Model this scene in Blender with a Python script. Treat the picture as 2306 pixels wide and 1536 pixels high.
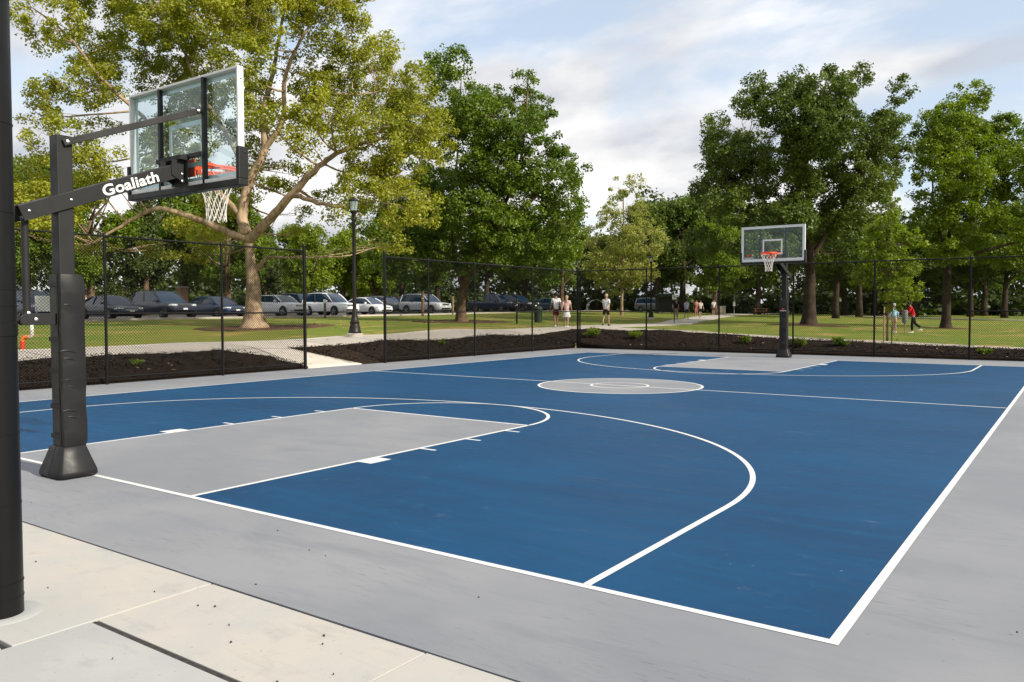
import bpy, bmesh, math, random
import numpy as np
from mathutils import Vector, Matrix, Quaternion, noise as mnoise

# ------------------------------------------------------------------ camera, sky, sun, exposure
S = bpy.context.scene
for o in list(bpy.data.objects):
    bpy.data.objects.remove(o)
COL = S.collection
PI = math.pi

CP = np.array([8.39272, -4.20806, 1.68226])
CF = np.array([-0.577806, 0.815271, -0.038398])
CR = np.array([0.815912, 0.578173, -0.001860])
CU = np.array([-0.020684, 0.032404, 0.999261])
FOC = 1813.585                                   # focal length in pixels of a 2306 px wide frame

cd = bpy.data.cameras.new('camera')
cam = bpy.data.objects.new('camera', cd)
COL.objects.link(cam)
cam.matrix_world = Matrix(((CR[0], CU[0], -CF[0], CP[0]), (CR[1], CU[1], -CF[1], CP[1]),
                           (CR[2], CU[2], -CF[2], CP[2]), (0, 0, 0, 1)))
cd.sensor_width = 36.0
cd.sensor_fit = 'HORIZONTAL'
cd.lens = FOC / 2306 * 36.0
cd.clip_start = 0.05
cd.clip_end = 4000
S.camera = cam

SUN_EL, SUN_AZ = math.radians(34), math.radians(88)     # azimuth clockwise from +Y
SUNV = Vector((math.sin(SUN_AZ) * math.cos(SUN_EL), math.cos(SUN_AZ) * math.cos(SUN_EL), math.sin(SUN_EL)))

W = bpy.data.worlds.new('World')
S.world = W
W.use_nodes = True
nt = W.node_tree
nt.nodes.clear()


def wn(t, **k):
    n = nt.nodes.new(t)
    for a, b in k.items():
        setattr(n, a, b)
    return n


L = nt.links.new
out = wn('ShaderNodeOutputWorld')
bg = wn('ShaderNodeBackground')
bg.inputs['Strength'].default_value = 0.068
sky = wn('ShaderNodeTexSky', sky_type='NISHITA')
sky.sun_disc = False
sky.sun_elevation = SUN_EL
sky.sun_rotation = SUN_AZ
sky.air_density = 1.0
sky.dust_density = 0.8
sky.ozone_density = 1.0
tc = wn('ShaderNodeTexCoord')
sep = wn('ShaderNodeSeparateXYZ')
L(tc.outputs['Generated'], sep.inputs[0])
den = wn('ShaderNodeMath', operation='MAXIMUM')
L(sep.outputs['Z'], den.inputs[0])
den.inputs[1].default_value = 0.0
den2 = wn('ShaderNodeMath', operation='ADD')
L(den.outputs[0], den2.inputs[0])
den2.inputs[1].default_value = 0.34
dv = wn('ShaderNodeVectorMath', operation='DIVIDE')
L(tc.outputs['Generated'], dv.inputs[0])
cmb = wn('ShaderNodeCombineXYZ')
for i in range(3):
    L(den2.outputs[0], cmb.inputs[i])
L(cmb.outputs[0], dv.inputs[1])
mp = wn('ShaderNodeMapping')
mp.inputs['Location'].default_value = (3.1, 1.7, 0.0)
mp.inputs['Rotation'].default_value = (0, 0, math.radians(-35))
mp.inputs['Scale'].default_value = (0.62, 1.0, 1.0)
L(dv.outputs[0], mp.inputs[0])
n1 = wn('ShaderNodeTexNoise')
n1.inputs['Scale'].default_value = 1.9
n1.inputs['Detail'].default_value = 7
n1.inputs['Roughness'].default_value = 0.52
n1.inputs['Distortion'].default_value = 0.35
L(mp.outputs[0], n1.inputs['Vector'])
r1 = wn('ShaderNodeMapRange', interpolation_type='SMOOTHSTEP')
r1.inputs['From Min'].default_value = 0.32
r1.inputs['From Max'].default_value = 0.48
L(n1.outputs['Fac'], r1.inputs['Value'])
n2 = wn('ShaderNodeTexNoise')
n2.inputs['Scale'].default_value = 2.7
n2.inputs['Detail'].default_value = 6
n2.inputs['Roughness'].default_value = 0.5
mp2 = wn('ShaderNodeMapping')
mp2.inputs['Location'].default_value = (7.3, -2.2, 0.4)
mp2.inputs['Scale'].default_value = (0.7, 1.0, 1.0)
L(dv.outputs[0], mp2.inputs[0])
L(mp2.outputs[0], n2.inputs['Vector'])
cr = wn('ShaderNodeValToRGB')
cr.color_ramp.elements[0].position = 0.38
cr.color_ramp.elements[0].color = (13.2, 12.9, 12.6, 1)
cr.color_ramp.elements[1].position = 0.63
cr.color_ramp.elements[1].color = (6.8, 7.1, 7.8, 1)
e = cr.color_ramp.elements.new(0.5)
e.color = (10.6, 10.55, 10.6, 1)
L(n2.outputs['Fac'], cr.inputs[0])
mx = wn('ShaderNodeMix', data_type='RGBA')
L(r1.outputs[0], mx.inputs[0])
sm = wn('ShaderNodeMix', data_type='RGBA', blend_type='MULTIPLY')
sm.inputs[0].default_value = 1.0
sm.inputs[7].default_value = (2.2, 2.2, 2.2, 1)
L(sky.outputs[0], sm.inputs[6])
pale = wn('ShaderNodeMix', data_type='RGBA')
pale.inputs[0].default_value = 0.6
pale.inputs[7].default_value = (8.2, 9.2, 10.4, 1)
L(sm.outputs[2], pale.inputs[6])
L(pale.outputs[2], mx.inputs[6])
L(cr.outputs[0], mx.inputs[7])
L(mx.outputs[2], bg.inputs['Color'])
L(bg.outputs[0], out.inputs['Surface'])

ld = bpy.data.lights.new('sun', 'SUN')
ld.energy = 5.0
ld.angle = math.radians(0.9)
ld.color = (1.0, 0.915, 0.78)
sun = bpy.data.objects.new('sun', ld)
COL.objects.link(sun)
sun.rotation_mode = 'QUATERNION'
sun.rotation_quaternion = SUNV.to_track_quat('Z', 'Y')
sun.location = (30, 0, 30)

S.view_settings.view_transform = 'Standard'
S.view_settings.look = 'None'
S.view_settings.exposure = 0.42
S.view_settings.gamma = 1
S.view_settings.use_curve_mapping = False
S.render.engine = 'CYCLES'
S.cycles.max_bounces = 7
S.cycles.diffuse_bounces = 3
S.cycles.glossy_bounces = 3
S.cycles.transmission_bounces = 4
S.cycles.transparent_max_bounces = 12
S.cycles.caustics_reflective = False
S.cycles.caustics_refractive = False
S.cycles.use_denoising = True


# ------------------------------------------------------------------ helpers: pixels to places
def ray(x, y):
    return CF + CR * ((x - 1153) / FOC) - CU * ((y - 768) / FOC)


def at(x, y, d):
    return CP + ray(x, y) * d


def on_x(x, y, X):
    d = ray(x, y)
    return CP + d * ((X - CP[0]) / d[0])


def on_y(x, y, Y):
    d = ray(x, y)
    return CP + d * ((Y - CP[1]) / d[1])


# ------------------------------------------------------------------ helpers: objects
def tag(o, label=None, cat=None, group=None, kind=None):
    if label:
        o['label'] = label
    if cat:
        o['category'] = cat
    if group:
        o['group'] = group
    if kind:
        o['kind'] = kind
    return o


def empty(name, loc, rz=0.0, label=None, cat=None, group=None):
    o = bpy.data.objects.new(name, None)
    o.empty_display_size = 0.2
    COL.objects.link(o)
    o.location = [float(v) for v in loc]
    o.rotation_euler = (0, 0, rz)
    return tag(o, label, cat, group)


def link(name, me, parent=None, loc=None):
    o = bpy.data.objects.new(name, me)
    COL.objects.link(o)
    if parent is not None:
        o.parent = parent
    if loc is not None:
        o.location = [float(v) for v in loc]
    return o


def copy_tree(o, parent=None):
    c = o.copy()
    COL.objects.link(c)
    c.parent = parent
    for ch in o.children:
        copy_tree(ch, c)
    return c


class MB:
    def __init__(self):
        self.v, self.f, self.m = [], [], []
        self.cur = 0

    def add(self, vs, fs):
        b = len(self.v)
        self.v += [tuple(float(c) for c in p) for p in vs]
        for f in fs:
            self.f.append(tuple(i + b for i in f))
            self.m.append(self.cur)
        return self

    def box(self, c, s, rot=None):
        x, y, z = s[0] / 2, s[1] / 2, s[2] / 2
        vs = [Vector((i, j, k)) for i in (-x, x) for j in (-y, y) for k in (-z, z)]
        if rot is not None:
            vs = [rot @ v for v in vs]
        vs = [v + Vector(c) for v in vs]
        return self.add(vs, [(0, 1, 3, 2), (4, 6, 7, 5), (0, 4, 5, 1), (2, 3, 7, 6), (0, 2, 6, 4), (1, 5, 7, 3)])

    def tube(self, pts, rad, n=8, cap=True):
        pts = [Vector([float(c) for c in p]) for p in pts]
        if not hasattr(rad, '__len__'):
            rad = [rad] * len(pts)
        vs, fs = [], []
        d0 = (pts[1] - pts[0]).normalized()
        ref = Vector((0, 0, 1)) if abs(d0.z) < 0.9 else Vector((1, 0, 0))
        u = d0.cross(ref).normalized()
        for i, p in enumerate(pts):
            d = (pts[min(i + 1, len(pts) - 1)] - pts[max(i - 1, 0)]).normalized()
            u = (u - d * u.dot(d))
            u = u.normalized() if u.length > 1e-6 else d.orthogonal().normalized()
            w = d.cross(u)
            for k in range(n):
                a = 2 * PI * k / n
                vs.append(p + (u * math.cos(a) + w * math.sin(a)) * rad[i])
        for i in range(len(pts) - 1):
            for k in range(n):
                a, b = i * n + k, i * n + (k + 1) % n
                fs.append((a, b, b + n, a + n))
        if cap:
            fs.append(tuple(range(n - 1, -1, -1)))
            fs.append(tuple(range((len(pts) - 1) * n, len(pts) * n)))
        return self.add(vs, fs)

    def lathe(self, prof, n=20, c=(0, 0, 0), axis='z', closed=False):
        vs, fs = [], []
        for r, h in prof:
            for k in range(n):
                a = 2 * PI * k / n
                if axis == 'z':
                    p = (r * math.cos(a), r * math.sin(a), h)
                elif axis == 'y':
                    p = (r * math.cos(a), h, r * math.sin(a))
                else:
                    p = (h, r * math.cos(a), r * math.sin(a))
                vs.append((p[0] + c[0], p[1] + c[1], p[2] + c[2]))
        m = len(prof)
        for i in range(m - 1 if not closed else m):
            j = (i + 1) % m
            for k in range(n):
                fs.append((i * n + k, i * n + (k + 1) % n, j * n + (k + 1) % n, j * n + k))
        if not closed:
            fs.append(tuple(range(n - 1, -1, -1)))
            fs.append(tuple(range((m - 1) * n, m * n)))
        return self.add(vs, fs)

    def prism(self, poly, h0, h1, axis='z'):
        n = len(poly)
        mk = {'z': lambda a, b, h: (a, b, h), 'x': lambda a, b, h: (h, a, b), 'y': lambda a, b, h: (a, h, b)}[axis]
        vs = [mk(a, b, h0) for a, b in poly] + [mk(a, b, h1) for a, b in poly]
        fs = [tuple(range(n - 1, -1, -1)), tuple(range(n, 2 * n))]
        fs += [(i, (i + 1) % n, n + (i + 1) % n, n + i) for i in range(n)]
        return self.add(vs, fs)

    def loft(self, rings, cap=True):
        n = len(rings[0])
        vs = [p for r in rings for p in r]
        fs = []
        for i in range(len(rings) - 1):
            for k in range(n):
                a, b = i * n + k, i * n + (k + 1) % n
                fs.append((a, b, b + n, a + n))
        if cap:
            fs.append(tuple(range(n - 1, -1, -1)))
            fs.append(tuple(range((len(rings) - 1) * n, len(rings) * n)))
        return self.add(vs, fs)

    def mesh(self, name, mats, smooth=False, bevel=0.0, seg=2, fix=True, angle=40):
        me = bpy.data.meshes.new(name)
        me.from_pydata(self.v, [], self.f)
        if not isinstance(mats, (list, tuple)):
            mats = [mats]
        for m in mats:
            me.materials.append(m)
        if len(mats) > 1:
            me.polygons.foreach_set('material_index', self.m)
        if fix or bevel:
            bm = bmesh.new()
            bm.from_mesh(me)
            if fix:
                bmesh.ops.recalc_face_normals(bm, faces=bm.faces)
            if bevel:
                eds = [e for e in bm.edges if len(e.link_faces) == 2 and e.calc_face_angle() > 0.5]
                bmesh.ops.bevel(bm, geom=eds, offset=bevel, segments=seg, affect='EDGES', profile=0.6)
            bm.to_mesh(me)
            bm.free()
        if smooth:
            me.polygons.foreach_set('use_smooth', [True] * len(me.polygons))
            if angle:
                try:
                    me.set_sharp_from_angle(angle=math.radians(angle))
                except Exception:
                    pass
        me.update()
        return me

    def build(self, name, mats, parent=None, smooth=False, bevel=0.0, seg=2, fix=True, angle=40):
        return link(name, self.mesh(name, mats, smooth, bevel, seg, fix, angle), parent)


# ------------------------------------------------------------------ helpers: materials
def mat(name):
    m = bpy.data.materials.new(name)
    m.use_nodes = True
    n = m.node_tree.nodes
    b = n['Principled BSDF']
    return m, m.node_tree, b


def nd(t, ty, **k):
    n = t.nodes.new(ty)
    for a, b in k.items():
        if hasattr(n, a):
            setattr(n, a, b)
        else:
            n.inputs[a.replace('_', ' ')].default_value = b
    return n


def noise(t, vec, scale, detail=5, rough=0.55, dist=0.0):
    n = t.nodes.new('ShaderNodeTexNoise')
    n.inputs['Scale'].default_value = scale
    n.inputs['Detail'].default_value = detail
    n.inputs['Roughness'].default_value = rough
    n.inputs['Distortion'].default_value = dist
    t.links.new(vec, n.inputs['Vector'])
    return n.outputs['Fac']


def rng_(t, val, a, b, c=0.0, d=1.0, smooth=True):
    n = t.nodes.new('ShaderNodeMapRange')
    if smooth:
        n.interpolation_type = 'SMOOTHSTEP'
    n.inputs['From Min'].default_value = a
    n.inputs['From Max'].default_value = b
    n.inputs['To Min'].default_value = c
    n.inputs['To Max'].default_value = d
    t.links.new(val, n.inputs['Value'])
    return n.outputs[0]


def mixc(t, fac, a, b, blend='MIX'):
    n = t.nodes.new('ShaderNodeMix')
    n.data_type = 'RGBA'
    n.blend_type = blend
    for i, v in ((0, fac), (6, a), (7, b)):
        if hasattr(v, 'is_linked') or isinstance(v, bpy.types.NodeSocket):
            t.links.new(v, n.inputs[i])
        else:
            n.inputs[i].default_value = v if i == 0 else (*v[:3], 1.0)
    return n.outputs[2]


def coords(t, scale=(1, 1, 1), rot=(0, 0, 0), kind='Object'):
    c = t.nodes.new('ShaderNodeTexCoord')
    m = t.nodes.new('ShaderNodeMapping')
    m.inputs['Scale'].default_value = scale
    m.inputs['Rotation'].default_value = rot
    t.links.new(c.outputs[kind], m.inputs[0])
    return m.outputs[0]


def bump(t, b, h, strength=0.3, dist=0.01):
    n = t.nodes.new('ShaderNodeBump')
    n.inputs['Strength'].default_value = strength
    n.inputs['Distance'].default_value = dist
    t.links.new(h, n.inputs['Height'])
    t.links.new(n.outputs[0], b.inputs['Normal'])


def simple(name, col, rough=0.6, metal=0.0, spec=0.5, var=0.0, vscale=6.0, bmp=0.0, bscale=60.0, col2=None, coat=0.0):
    m, t, b = mat(name)
    b.inputs['Base Color'].default_value = (*col, 1)
    b.inputs['Roughness'].default_value = rough
    b.inputs['Metallic'].default_value = metal
    b.inputs['Specular IOR Level'].default_value = spec
    if coat:
        b.inputs['Coat Weight'].default_value = coat
        b.inputs['Coat Roughness'].default_value = 0.05
    if var or col2 or bmp:
        v = coords(t)
    if var or col2:
        f = noise(t, v, vscale, 6)
        c2 = col2 if col2 else tuple(c * (1 - var) for c in col)
        t.links.new(mixc(t, rng_(t, f, 0.35, 0.65), col, c2), b.inputs['Base Color'])
        t.links.new(rng_(t, f, 0.3, 0.7, rough * 0.85, min(1, rough * 1.15)), b.inputs['Roughness'])
    if bmp:
        bump(t, b, noise(t, v, bscale, 5), bmp, 0.01)
    return m


def leaf_mat(name, c_lo, c_hi, trans=0.4, rough=0.5):
    """leaf colour varies from leaf to leaf (attribute) and from cluster to cluster"""
    m, t, b = mat(name)
    a = t.nodes.new('ShaderNodeAttribute')
    a.attribute_name = 'tone'
    col = mixc(t, a.outputs['Fac'], c_lo, c_hi)
    t.links.new(col, b.inputs['Base Color'])
    b.inputs['Roughness'].default_value = rough
    b.inputs['Specular IOR Level'].default_value = 0.35
    tr = t.nodes.new('ShaderNodeBsdfTranslucent')
    hs = t.nodes.new('ShaderNodeHueSaturation')
    hs.inputs['Hue'].default_value = 0.505
    hs.inputs['Saturation'].default_value = 1.1
    hs.inputs['Value'].default_value = 1.25
    t.links.new(col, hs.inputs['Color'])
    t.links.new(hs.outputs[0], tr.inputs['Color'])
    ms = t.nodes.new('ShaderNodeMixShader')
    ms.inputs[0].default_value = trans
    t.links.new(b.outputs[0], ms.inputs[1])
    t.links.new(tr.outputs[0], ms.inputs[2])
    t.links.new(ms.outputs[0], t.nodes['Material Output'].inputs['Surface'])
    return m


def bark_mat(name, c1, c2, scale=3.0, bmp=0.6, stretch=0.25):
    m, t, b = mat(name)
    v = coords(t, (1, 1, stretch))
    f = noise(t, v, scale * 4, 8, 0.65)
    g = noise(t, coords(t), scale * 0.7, 4)
    c = mixc(t, rng_(t, f, 0.35, 0.65), c1, c2)
    c = mixc(t, rng_(t, g, 0.45, 0.6, 0, 0.45), c, tuple(min(1, x * 1.5) for x in c1))
    t.links.new(c, b.inputs['Base Color'])
    b.inputs['Roughness'].default_value = 0.9
    b.inputs['Specular IOR Level'].default_value = 0.15
    bump(t, b, f, bmp, 0.05)
    return m


M = {}


def court_mats():
    # grey acrylic
    m, t, b = mat('court_grey')
    v = coords(t)
    big = noise(t, v, 0.35, 5, 0.6)
    mid = noise(t, coords(t, (0.6, 2.2, 1), (0, 0, 0.5)), 1.6, 7, 0.62, 0.4)
    fine = noise(t, v, 130, 3)
    c = mixc(t, rng_(t, big, 0.35, 0.68), (0.178, 0.190, 0.213), (0.228, 0.236, 0.256))
    c = mixc(t, rng_(t, mid, 0.50, 0.74, 0, 0.5), c, (0.158, 0.172, 0.198))
    c = mixc(t, rng_(t, fine, 0.55, 0.8, 0, 0.35), c, (0.125, 0.134, 0.150))
    stn = noise(t, coords(t, (0.4, 1.6, 1), (0, 0, 0.3)), 0.9, 7, 0.65, 0.9)
    c = mixc(t, rng_(t, stn, 0.52, 0.72, 0, 0.45), c, (0.135, 0.148, 0.172))
    c = mixc(t, rng_(t, noise(t, v, 30, 2, 0.4), 0.745, 0.78, 0, 0.6), c, (0.09, 0.092, 0.095))
    # trowel marks
    tr = noise(t, coords(t, (2.5, 26, 1), (0, 0, -0.5)), 2.0, 4, 0.6, 0.6)
    msk = noise(t, v, 0.9, 3)
    tm = t.nodes.new('ShaderNodeMath')
    tm.operation = 'MULTIPLY'
    t.links.new(rng_(t, tr, 0.56, 0.72), tm.inputs[0])
    t.links.new(rng_(t, msk, 0.46, 0.60, 0, 0.6), tm.inputs[1])
    c = mixc(t, tm.outputs[0], c, (0.098, 0.11, 0.124))
    t.links.new(c, b.inputs['Base Color'])
    b.inputs['Roughness'].default_value = 0.72
    b.inputs['Specular IOR Level'].default_value = 0.35
    ad = t.nodes.new('ShaderNodeMath')
    ad.operation = 'ADD'
    t.links.new(fine, ad.inputs[0])
    t.links.new(tr, ad.inputs[1])
    bump(t, b, ad.outputs[0], 0.22, 0.004)
    M['grey'] = m
    # blue acrylic
    m, t, b = mat('court_blue')
    v = coords(t)
    big = noise(t, v, 0.3, 5, 0.6)
    st = noise(t, coords(t, (0.5, 4.5, 1)), 1.1, 7, 0.62, 0.3)
    fine = noise(t, v, 150, 3)
    scf = noise(t, coords(t, (2.2, 6.0, 1), (0, 0, 0.25)), 1.5, 3, 0.5, 1.2)
    scm = noise(t, v, 0.8, 2)
    c = mixc(t, rng_(t, big, 0.3, 0.7), (0.0010, 0.036, 0.100), (0.002, 0.051, 0.135))
    c = mixc(t, rng_(t, st, 0.42, 0.72, 0, 0.55), c, (0.0035, 0.062, 0.150))
    c = mixc(t, rng_(t, fine, 0.55, 0.85, 0, 0.4), c, (0.002, 0.026, 0.070))
    tm = t.nodes.new('ShaderNodeMath')
    tm.operation = 'MULTIPLY'
    t.links.new(rng_(t, scf, 0.62, 0.76), tm.inputs[0])
    t.links.new(rng_(t, scm, 0.46, 0.62, 0, 0.34), tm.inputs[1])
    c = mixc(t, tm.outputs[0], c, (0.12, 0.155, 0.21))
    c = mixc(t, rng_(t, noise(t, v, 7, 6, 0.7, 0.5), 0.52, 0.72, 0, 0.35), c, (0.009, 0.070, 0.150))
    c = mixc(t, rng_(t, noise(t, v, 22, 2, 0.4), 0.765, 0.80, 0, 0.7), c, (0.20, 0.24, 0.28))
    lng = noise(t, coords(t, (0.25, 2.0, 1), (0, 0, -0.12)), 0.8, 6, 0.6, 0.6)
    c = mixc(t, rng_(t, lng, 0.50, 0.70, 0, 0.45), c, (0.0015, 0.033, 0.094))
    t.links.new(c, b.inputs['Base Color'])
    t.links.new(rng_(t, st, 0.3, 0.7, 0.5, 0.66), b.inputs['Roughness'])
    b.inputs['Specular IOR Level'].default_value = 0.20
    bump(t, b, fine, 0.25, 0.003)
    M['blue'] = m
    # white line paint
    m, t, b = mat('line_paint')
    v = coords(t)
    c = mixc(t, rng_(t, noise(t, v, 25, 6, 0.7), 0.45, 0.8), (0.60, 0.605, 0.61), (0.44, 0.45, 0.46))
    t.links.new(c, b.inputs['Base Color'])
    b.inputs['Roughness'].default_value = 0.65
    bump(t, b, noise(t, v, 150, 3), 0.2, 0.003)
    M['line'] = m
    # concrete
    for nm, c1, c2, c3 in (('concrete', (0.365, 0.362, 0.348), (0.405, 0.383, 0.350), (0.28, 0.28, 0.274)),
                           ('concrete_grey', (0.32, 0.328, 0.326), (0.355, 0.36, 0.352), (0.225, 0.232, 0.235)),
                           ('path_concrete', (0.43, 0.39, 0.34), (0.47, 0.43, 0.375), (0.34, 0.31, 0.275))):
        m, t, b = mat(nm)
        v = coords(t)
        c = mixc(t, rng_(t, noise(t, v, 1.1, 6, 0.6, 0.3), 0.4, 0.66), c1, c2)
        c = mixc(t, rng_(t, noise(t, v, 3.0, 8, 0.65), 0.52, 0.75, 0, 0.6), c, c3)
        pit = noise(t, v, 34, 3, 0.5)
        c = mixc(t, rng_(t, pit, 0.66, 0.74, 0, 0.45), c, tuple(x * 0.55 for x in c3))
        st = noise(t, coords(t, (0.5, 3.5, 1), (0, 0, 0.4)), 1.3, 7, 0.65, 0.8)
        c = mixc(t, rng_(t, st, 0.55, 0.75, 0, 0.4), c, tuple(x * 0.8 for x in c3))
        fine = noise(t, v, 160, 4)
        c = mixc(t, rng_(t, fine, 0.6, 0.8, 0, 0.35), c, tuple(x * 0.62 for x in c3))
        t.links.new(c, b.inputs['Base Color'])
        b.inputs['Roughness'].default_value = 0.85
        b.inputs['Specular IOR Level'].default_value = 0.25
        br = noise(t, coords(t, (1, 14, 1), (0, 0, 0.1)), 14, 4, 0.6)
        ad = t.nodes.new('ShaderNodeMath')
        ad.operation = 'ADD'
        t.links.new(fine, ad.inputs[0])
        t.links.new(br, ad.inputs[1])
        bump(t, b, ad.outputs[0], 0.25, 0.004)
        M[nm] = m


court_mats()
M['joint'] = simple('joint_filler', (0.035, 0.03, 0.028), 0.95, var=0.5, vscale=20)


def ground_mats():
    m, t, b = mat('lawn')
    v = coords(t)
    big = noise(t, v, 0.12, 5, 0.6)
    mid = noise(t, coords(t, (1.0, 0.45, 1)), 0.55, 6, 0.65, 0.5)
    fine = noise(t, v, 16, 5, 0.7)
    c = mixc(t, rng_(t, fine, 0.3, 0.7), (0.082, 0.140, 0.017), (0.175, 0.222, 0.040))
    c = mixc(t, rng_(t, big, 0.42, 0.62, 0, 0.55), c, (0.215, 0.205, 0.045))
    c = mixc(t, rng_(t, mid, 0.51, 0.66, 0, 0.85), c, (0.36, 0.25, 0.10))
    t.links.new(c, b.inputs['Base Color'])
    b.inputs['Roughness'].default_value = 0.95
    b.inputs['Specular IOR Level'].default_value = 0.1
    bump(t, b, fine, 0.9, 0.06)
    M['lawn'] = m
    m, t, b = mat('mulch')
    v = coords(t)
    f = noise(t, coords(t, (1, 1.8, 1.4)), 17, 8, 0.75, 0.5)
    g = noise(t, v, 1.2, 4)
    c = mixc(t, rng_(t, f, 0.35, 0.7), (0.010, 0.0075, 0.006), (0.042, 0.029, 0.021))
    c = mixc(t, rng_(t, g, 0.4, 0.65, 0, 0.4), c, (0.030, 0.021, 0.015))
    t.links.new(c, b.inputs['Base Color'])
    b.inputs['Roughness'].default_value = 0.97
    b.inputs['Specular IOR Level'].default_value = 0.1
    bump(t, b, f, 1.0, 0.06)
    M['mulch'] = m
    M['chip'] = simple('mulch_chip', (0.040, 0.027, 0.019), 0.9, spec=0.15, col2=(0.012, 0.009, 0.007), vscale=9)
    M['old_mulch'] = simple('faded_mulch', (0.115, 0.07, 0.042), 0.95, spec=0.1, col2=(0.065, 0.04, 0.024), vscale=7, bmp=0.8, bscale=14)
    M['asphalt'] = simple('asphalt', (0.105, 0.10, 0.098), 0.9, spec=0.2, var=0.35, vscale=0.8, bmp=0.3, bscale=40)


ground_mats()
M['black'] = simple('black_powder_coat', (0.006, 0.006, 0.0065), 0.36, spec=0.22, var=0.3, vscale=4, bmp=0.04, bscale=90)
M['hoop_black'] = simple('hoop_black', (0.020, 0.020, 0.021), 0.5, spec=0.2, var=0.25, vscale=5, bmp=0.05, bscale=140)
M['vinyl'] = simple('black_vinyl', (0.014, 0.014, 0.0145), 0.42, spec=0.25, var=0.2, vscale=8, bmp=0.10, bscale=160)
M['white_metal'] = simple('white_frame', (0.64, 0.65, 0.66), 0.4, spec=0.5, var=0.06, vscale=8)
M['steel'] = simple('bolt_steel', (0.62, 0.62, 0.60), 0.3, metal=0.9)
M['orange'] = simple('rim_orange', (0.80, 0.085, 0.018), 0.4, var=0.15, vscale=15)
M['net'] = simple('net_cord', (0.68, 0.655, 0.62), 0.9, spec=0.1, var=0.12, vscale=30)
M['print_white'] = simple('print_white', (0.66, 0.66, 0.65), 0.55)
M['print_red'] = simple('print_red', (0.62, 0.03, 0.02), 0.5)
M['wood'] = simple('weathered_wood', (0.20, 0.115, 0.06), 0.85, spec=0.2, col2=(0.11, 0.06, 0.035), vscale=9)
M['pale_wood'] = simple('stake_wood', (0.36, 0.25, 0.15), 0.85, spec=0.2, col2=(0.24, 0.16, 0.09), vscale=9)
M['sign_white'] = simple('sign_white', (0.72, 0.72, 0.70), 0.5)
M['tan'] = simple('tan_cabinet', (0.34, 0.30, 0.24), 0.7, var=0.2)
M['brick'] = simple('brick', (0.33, 0.17, 0.11), 0.9, col2=(0.45, 0.31, 0.23), vscale=14, bmp=0.4, bscale=18)
M['capstone'] = simple('capstone', (0.50, 0.46, 0.41), 0.9, var=0.2)


def glass_mat(name, tint=(0.88, 0.95, 0.96), refl=0.10, haze=0.015):
    m, t, b = mat(name)
    tr = t.nodes.new('ShaderNodeBsdfTransparent')
    tr.inputs[0].default_value = (*tint, 1)
    gl = t.nodes.new('ShaderNodeBsdfGlossy')
    gl.inputs['Roughness'].default_value = 0.02
    gl.inputs['Color'].default_value = (0.85, 0.93, 0.97, 1)
    df = t.nodes.new('ShaderNodeBsdfDiffuse')
    df.inputs[0].default_value = (0.55, 0.66, 0.70, 1)
    fr = t.nodes.new('ShaderNodeLayerWeight')
    fr.inputs['Blend'].default_value = 0.25
    mr = t.nodes.new('ShaderNodeMath')
    mr.operation = 'MULTIPLY_ADD'
    mr.inputs[1].default_value = 0.30
    mr.inputs[2].default_value = refl * 0.12
    t.links.new(fr.outputs['Facing'], mr.inputs[0])
    m1 = t.nodes.new('ShaderNodeMixShader')
    m1.inputs[0].default_value = haze
    t.links.new(tr.outputs[0], m1.inputs[1])
    t.links.new(df.outputs[0], m1.inputs[2])
    m2 = t.nodes.new('ShaderNodeMixShader')
    t.links.new(mr.outputs[0], m2.inputs[0])
    t.links.new(m1.outputs[0], m2.inputs[1])
    t.links.new(gl.outputs[0], m2.inputs[2])
    t.links.new(m2.outputs[0], t.nodes['Material Output'].inputs['Surface'])
    return m


M['glass'] = glass_mat('board_glass')
M['lamp_glass'] = glass_mat('lamp_glass', (0.95, 0.95, 0.92), 0.12, 0.25)


def car_paint(name, c):
    return simple(name, c, 0.3, metal=0.0, spec=0.4, coat=0.35)


M['car_glass'] = simple('car_window', (0.008, 0.026, 0.055), 0.04, spec=0.5)
M['tyre'] = simple('tyre_rubber', (0.014, 0.014, 0.014), 0.85)
M['rim_metal'] = simple('alloy_rim', (0.45, 0.45, 0.46), 0.3, metal=0.9)
M['chrome'] = simple('chrome', (0.65, 0.66, 0.68), 0.15, metal=1.0)
M['trim'] = simple('black_trim', (0.012, 0.012, 0.013), 0.5)
M['lamp_lens'] = simple('headlamp_lens', (0.70, 0.72, 0.74), 0.12, spec=0.8, coat=0.5)
M['tail_lens'] = simple('tail_lens', (0.42, 0.02, 0.015), 0.2, spec=0.7)

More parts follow.
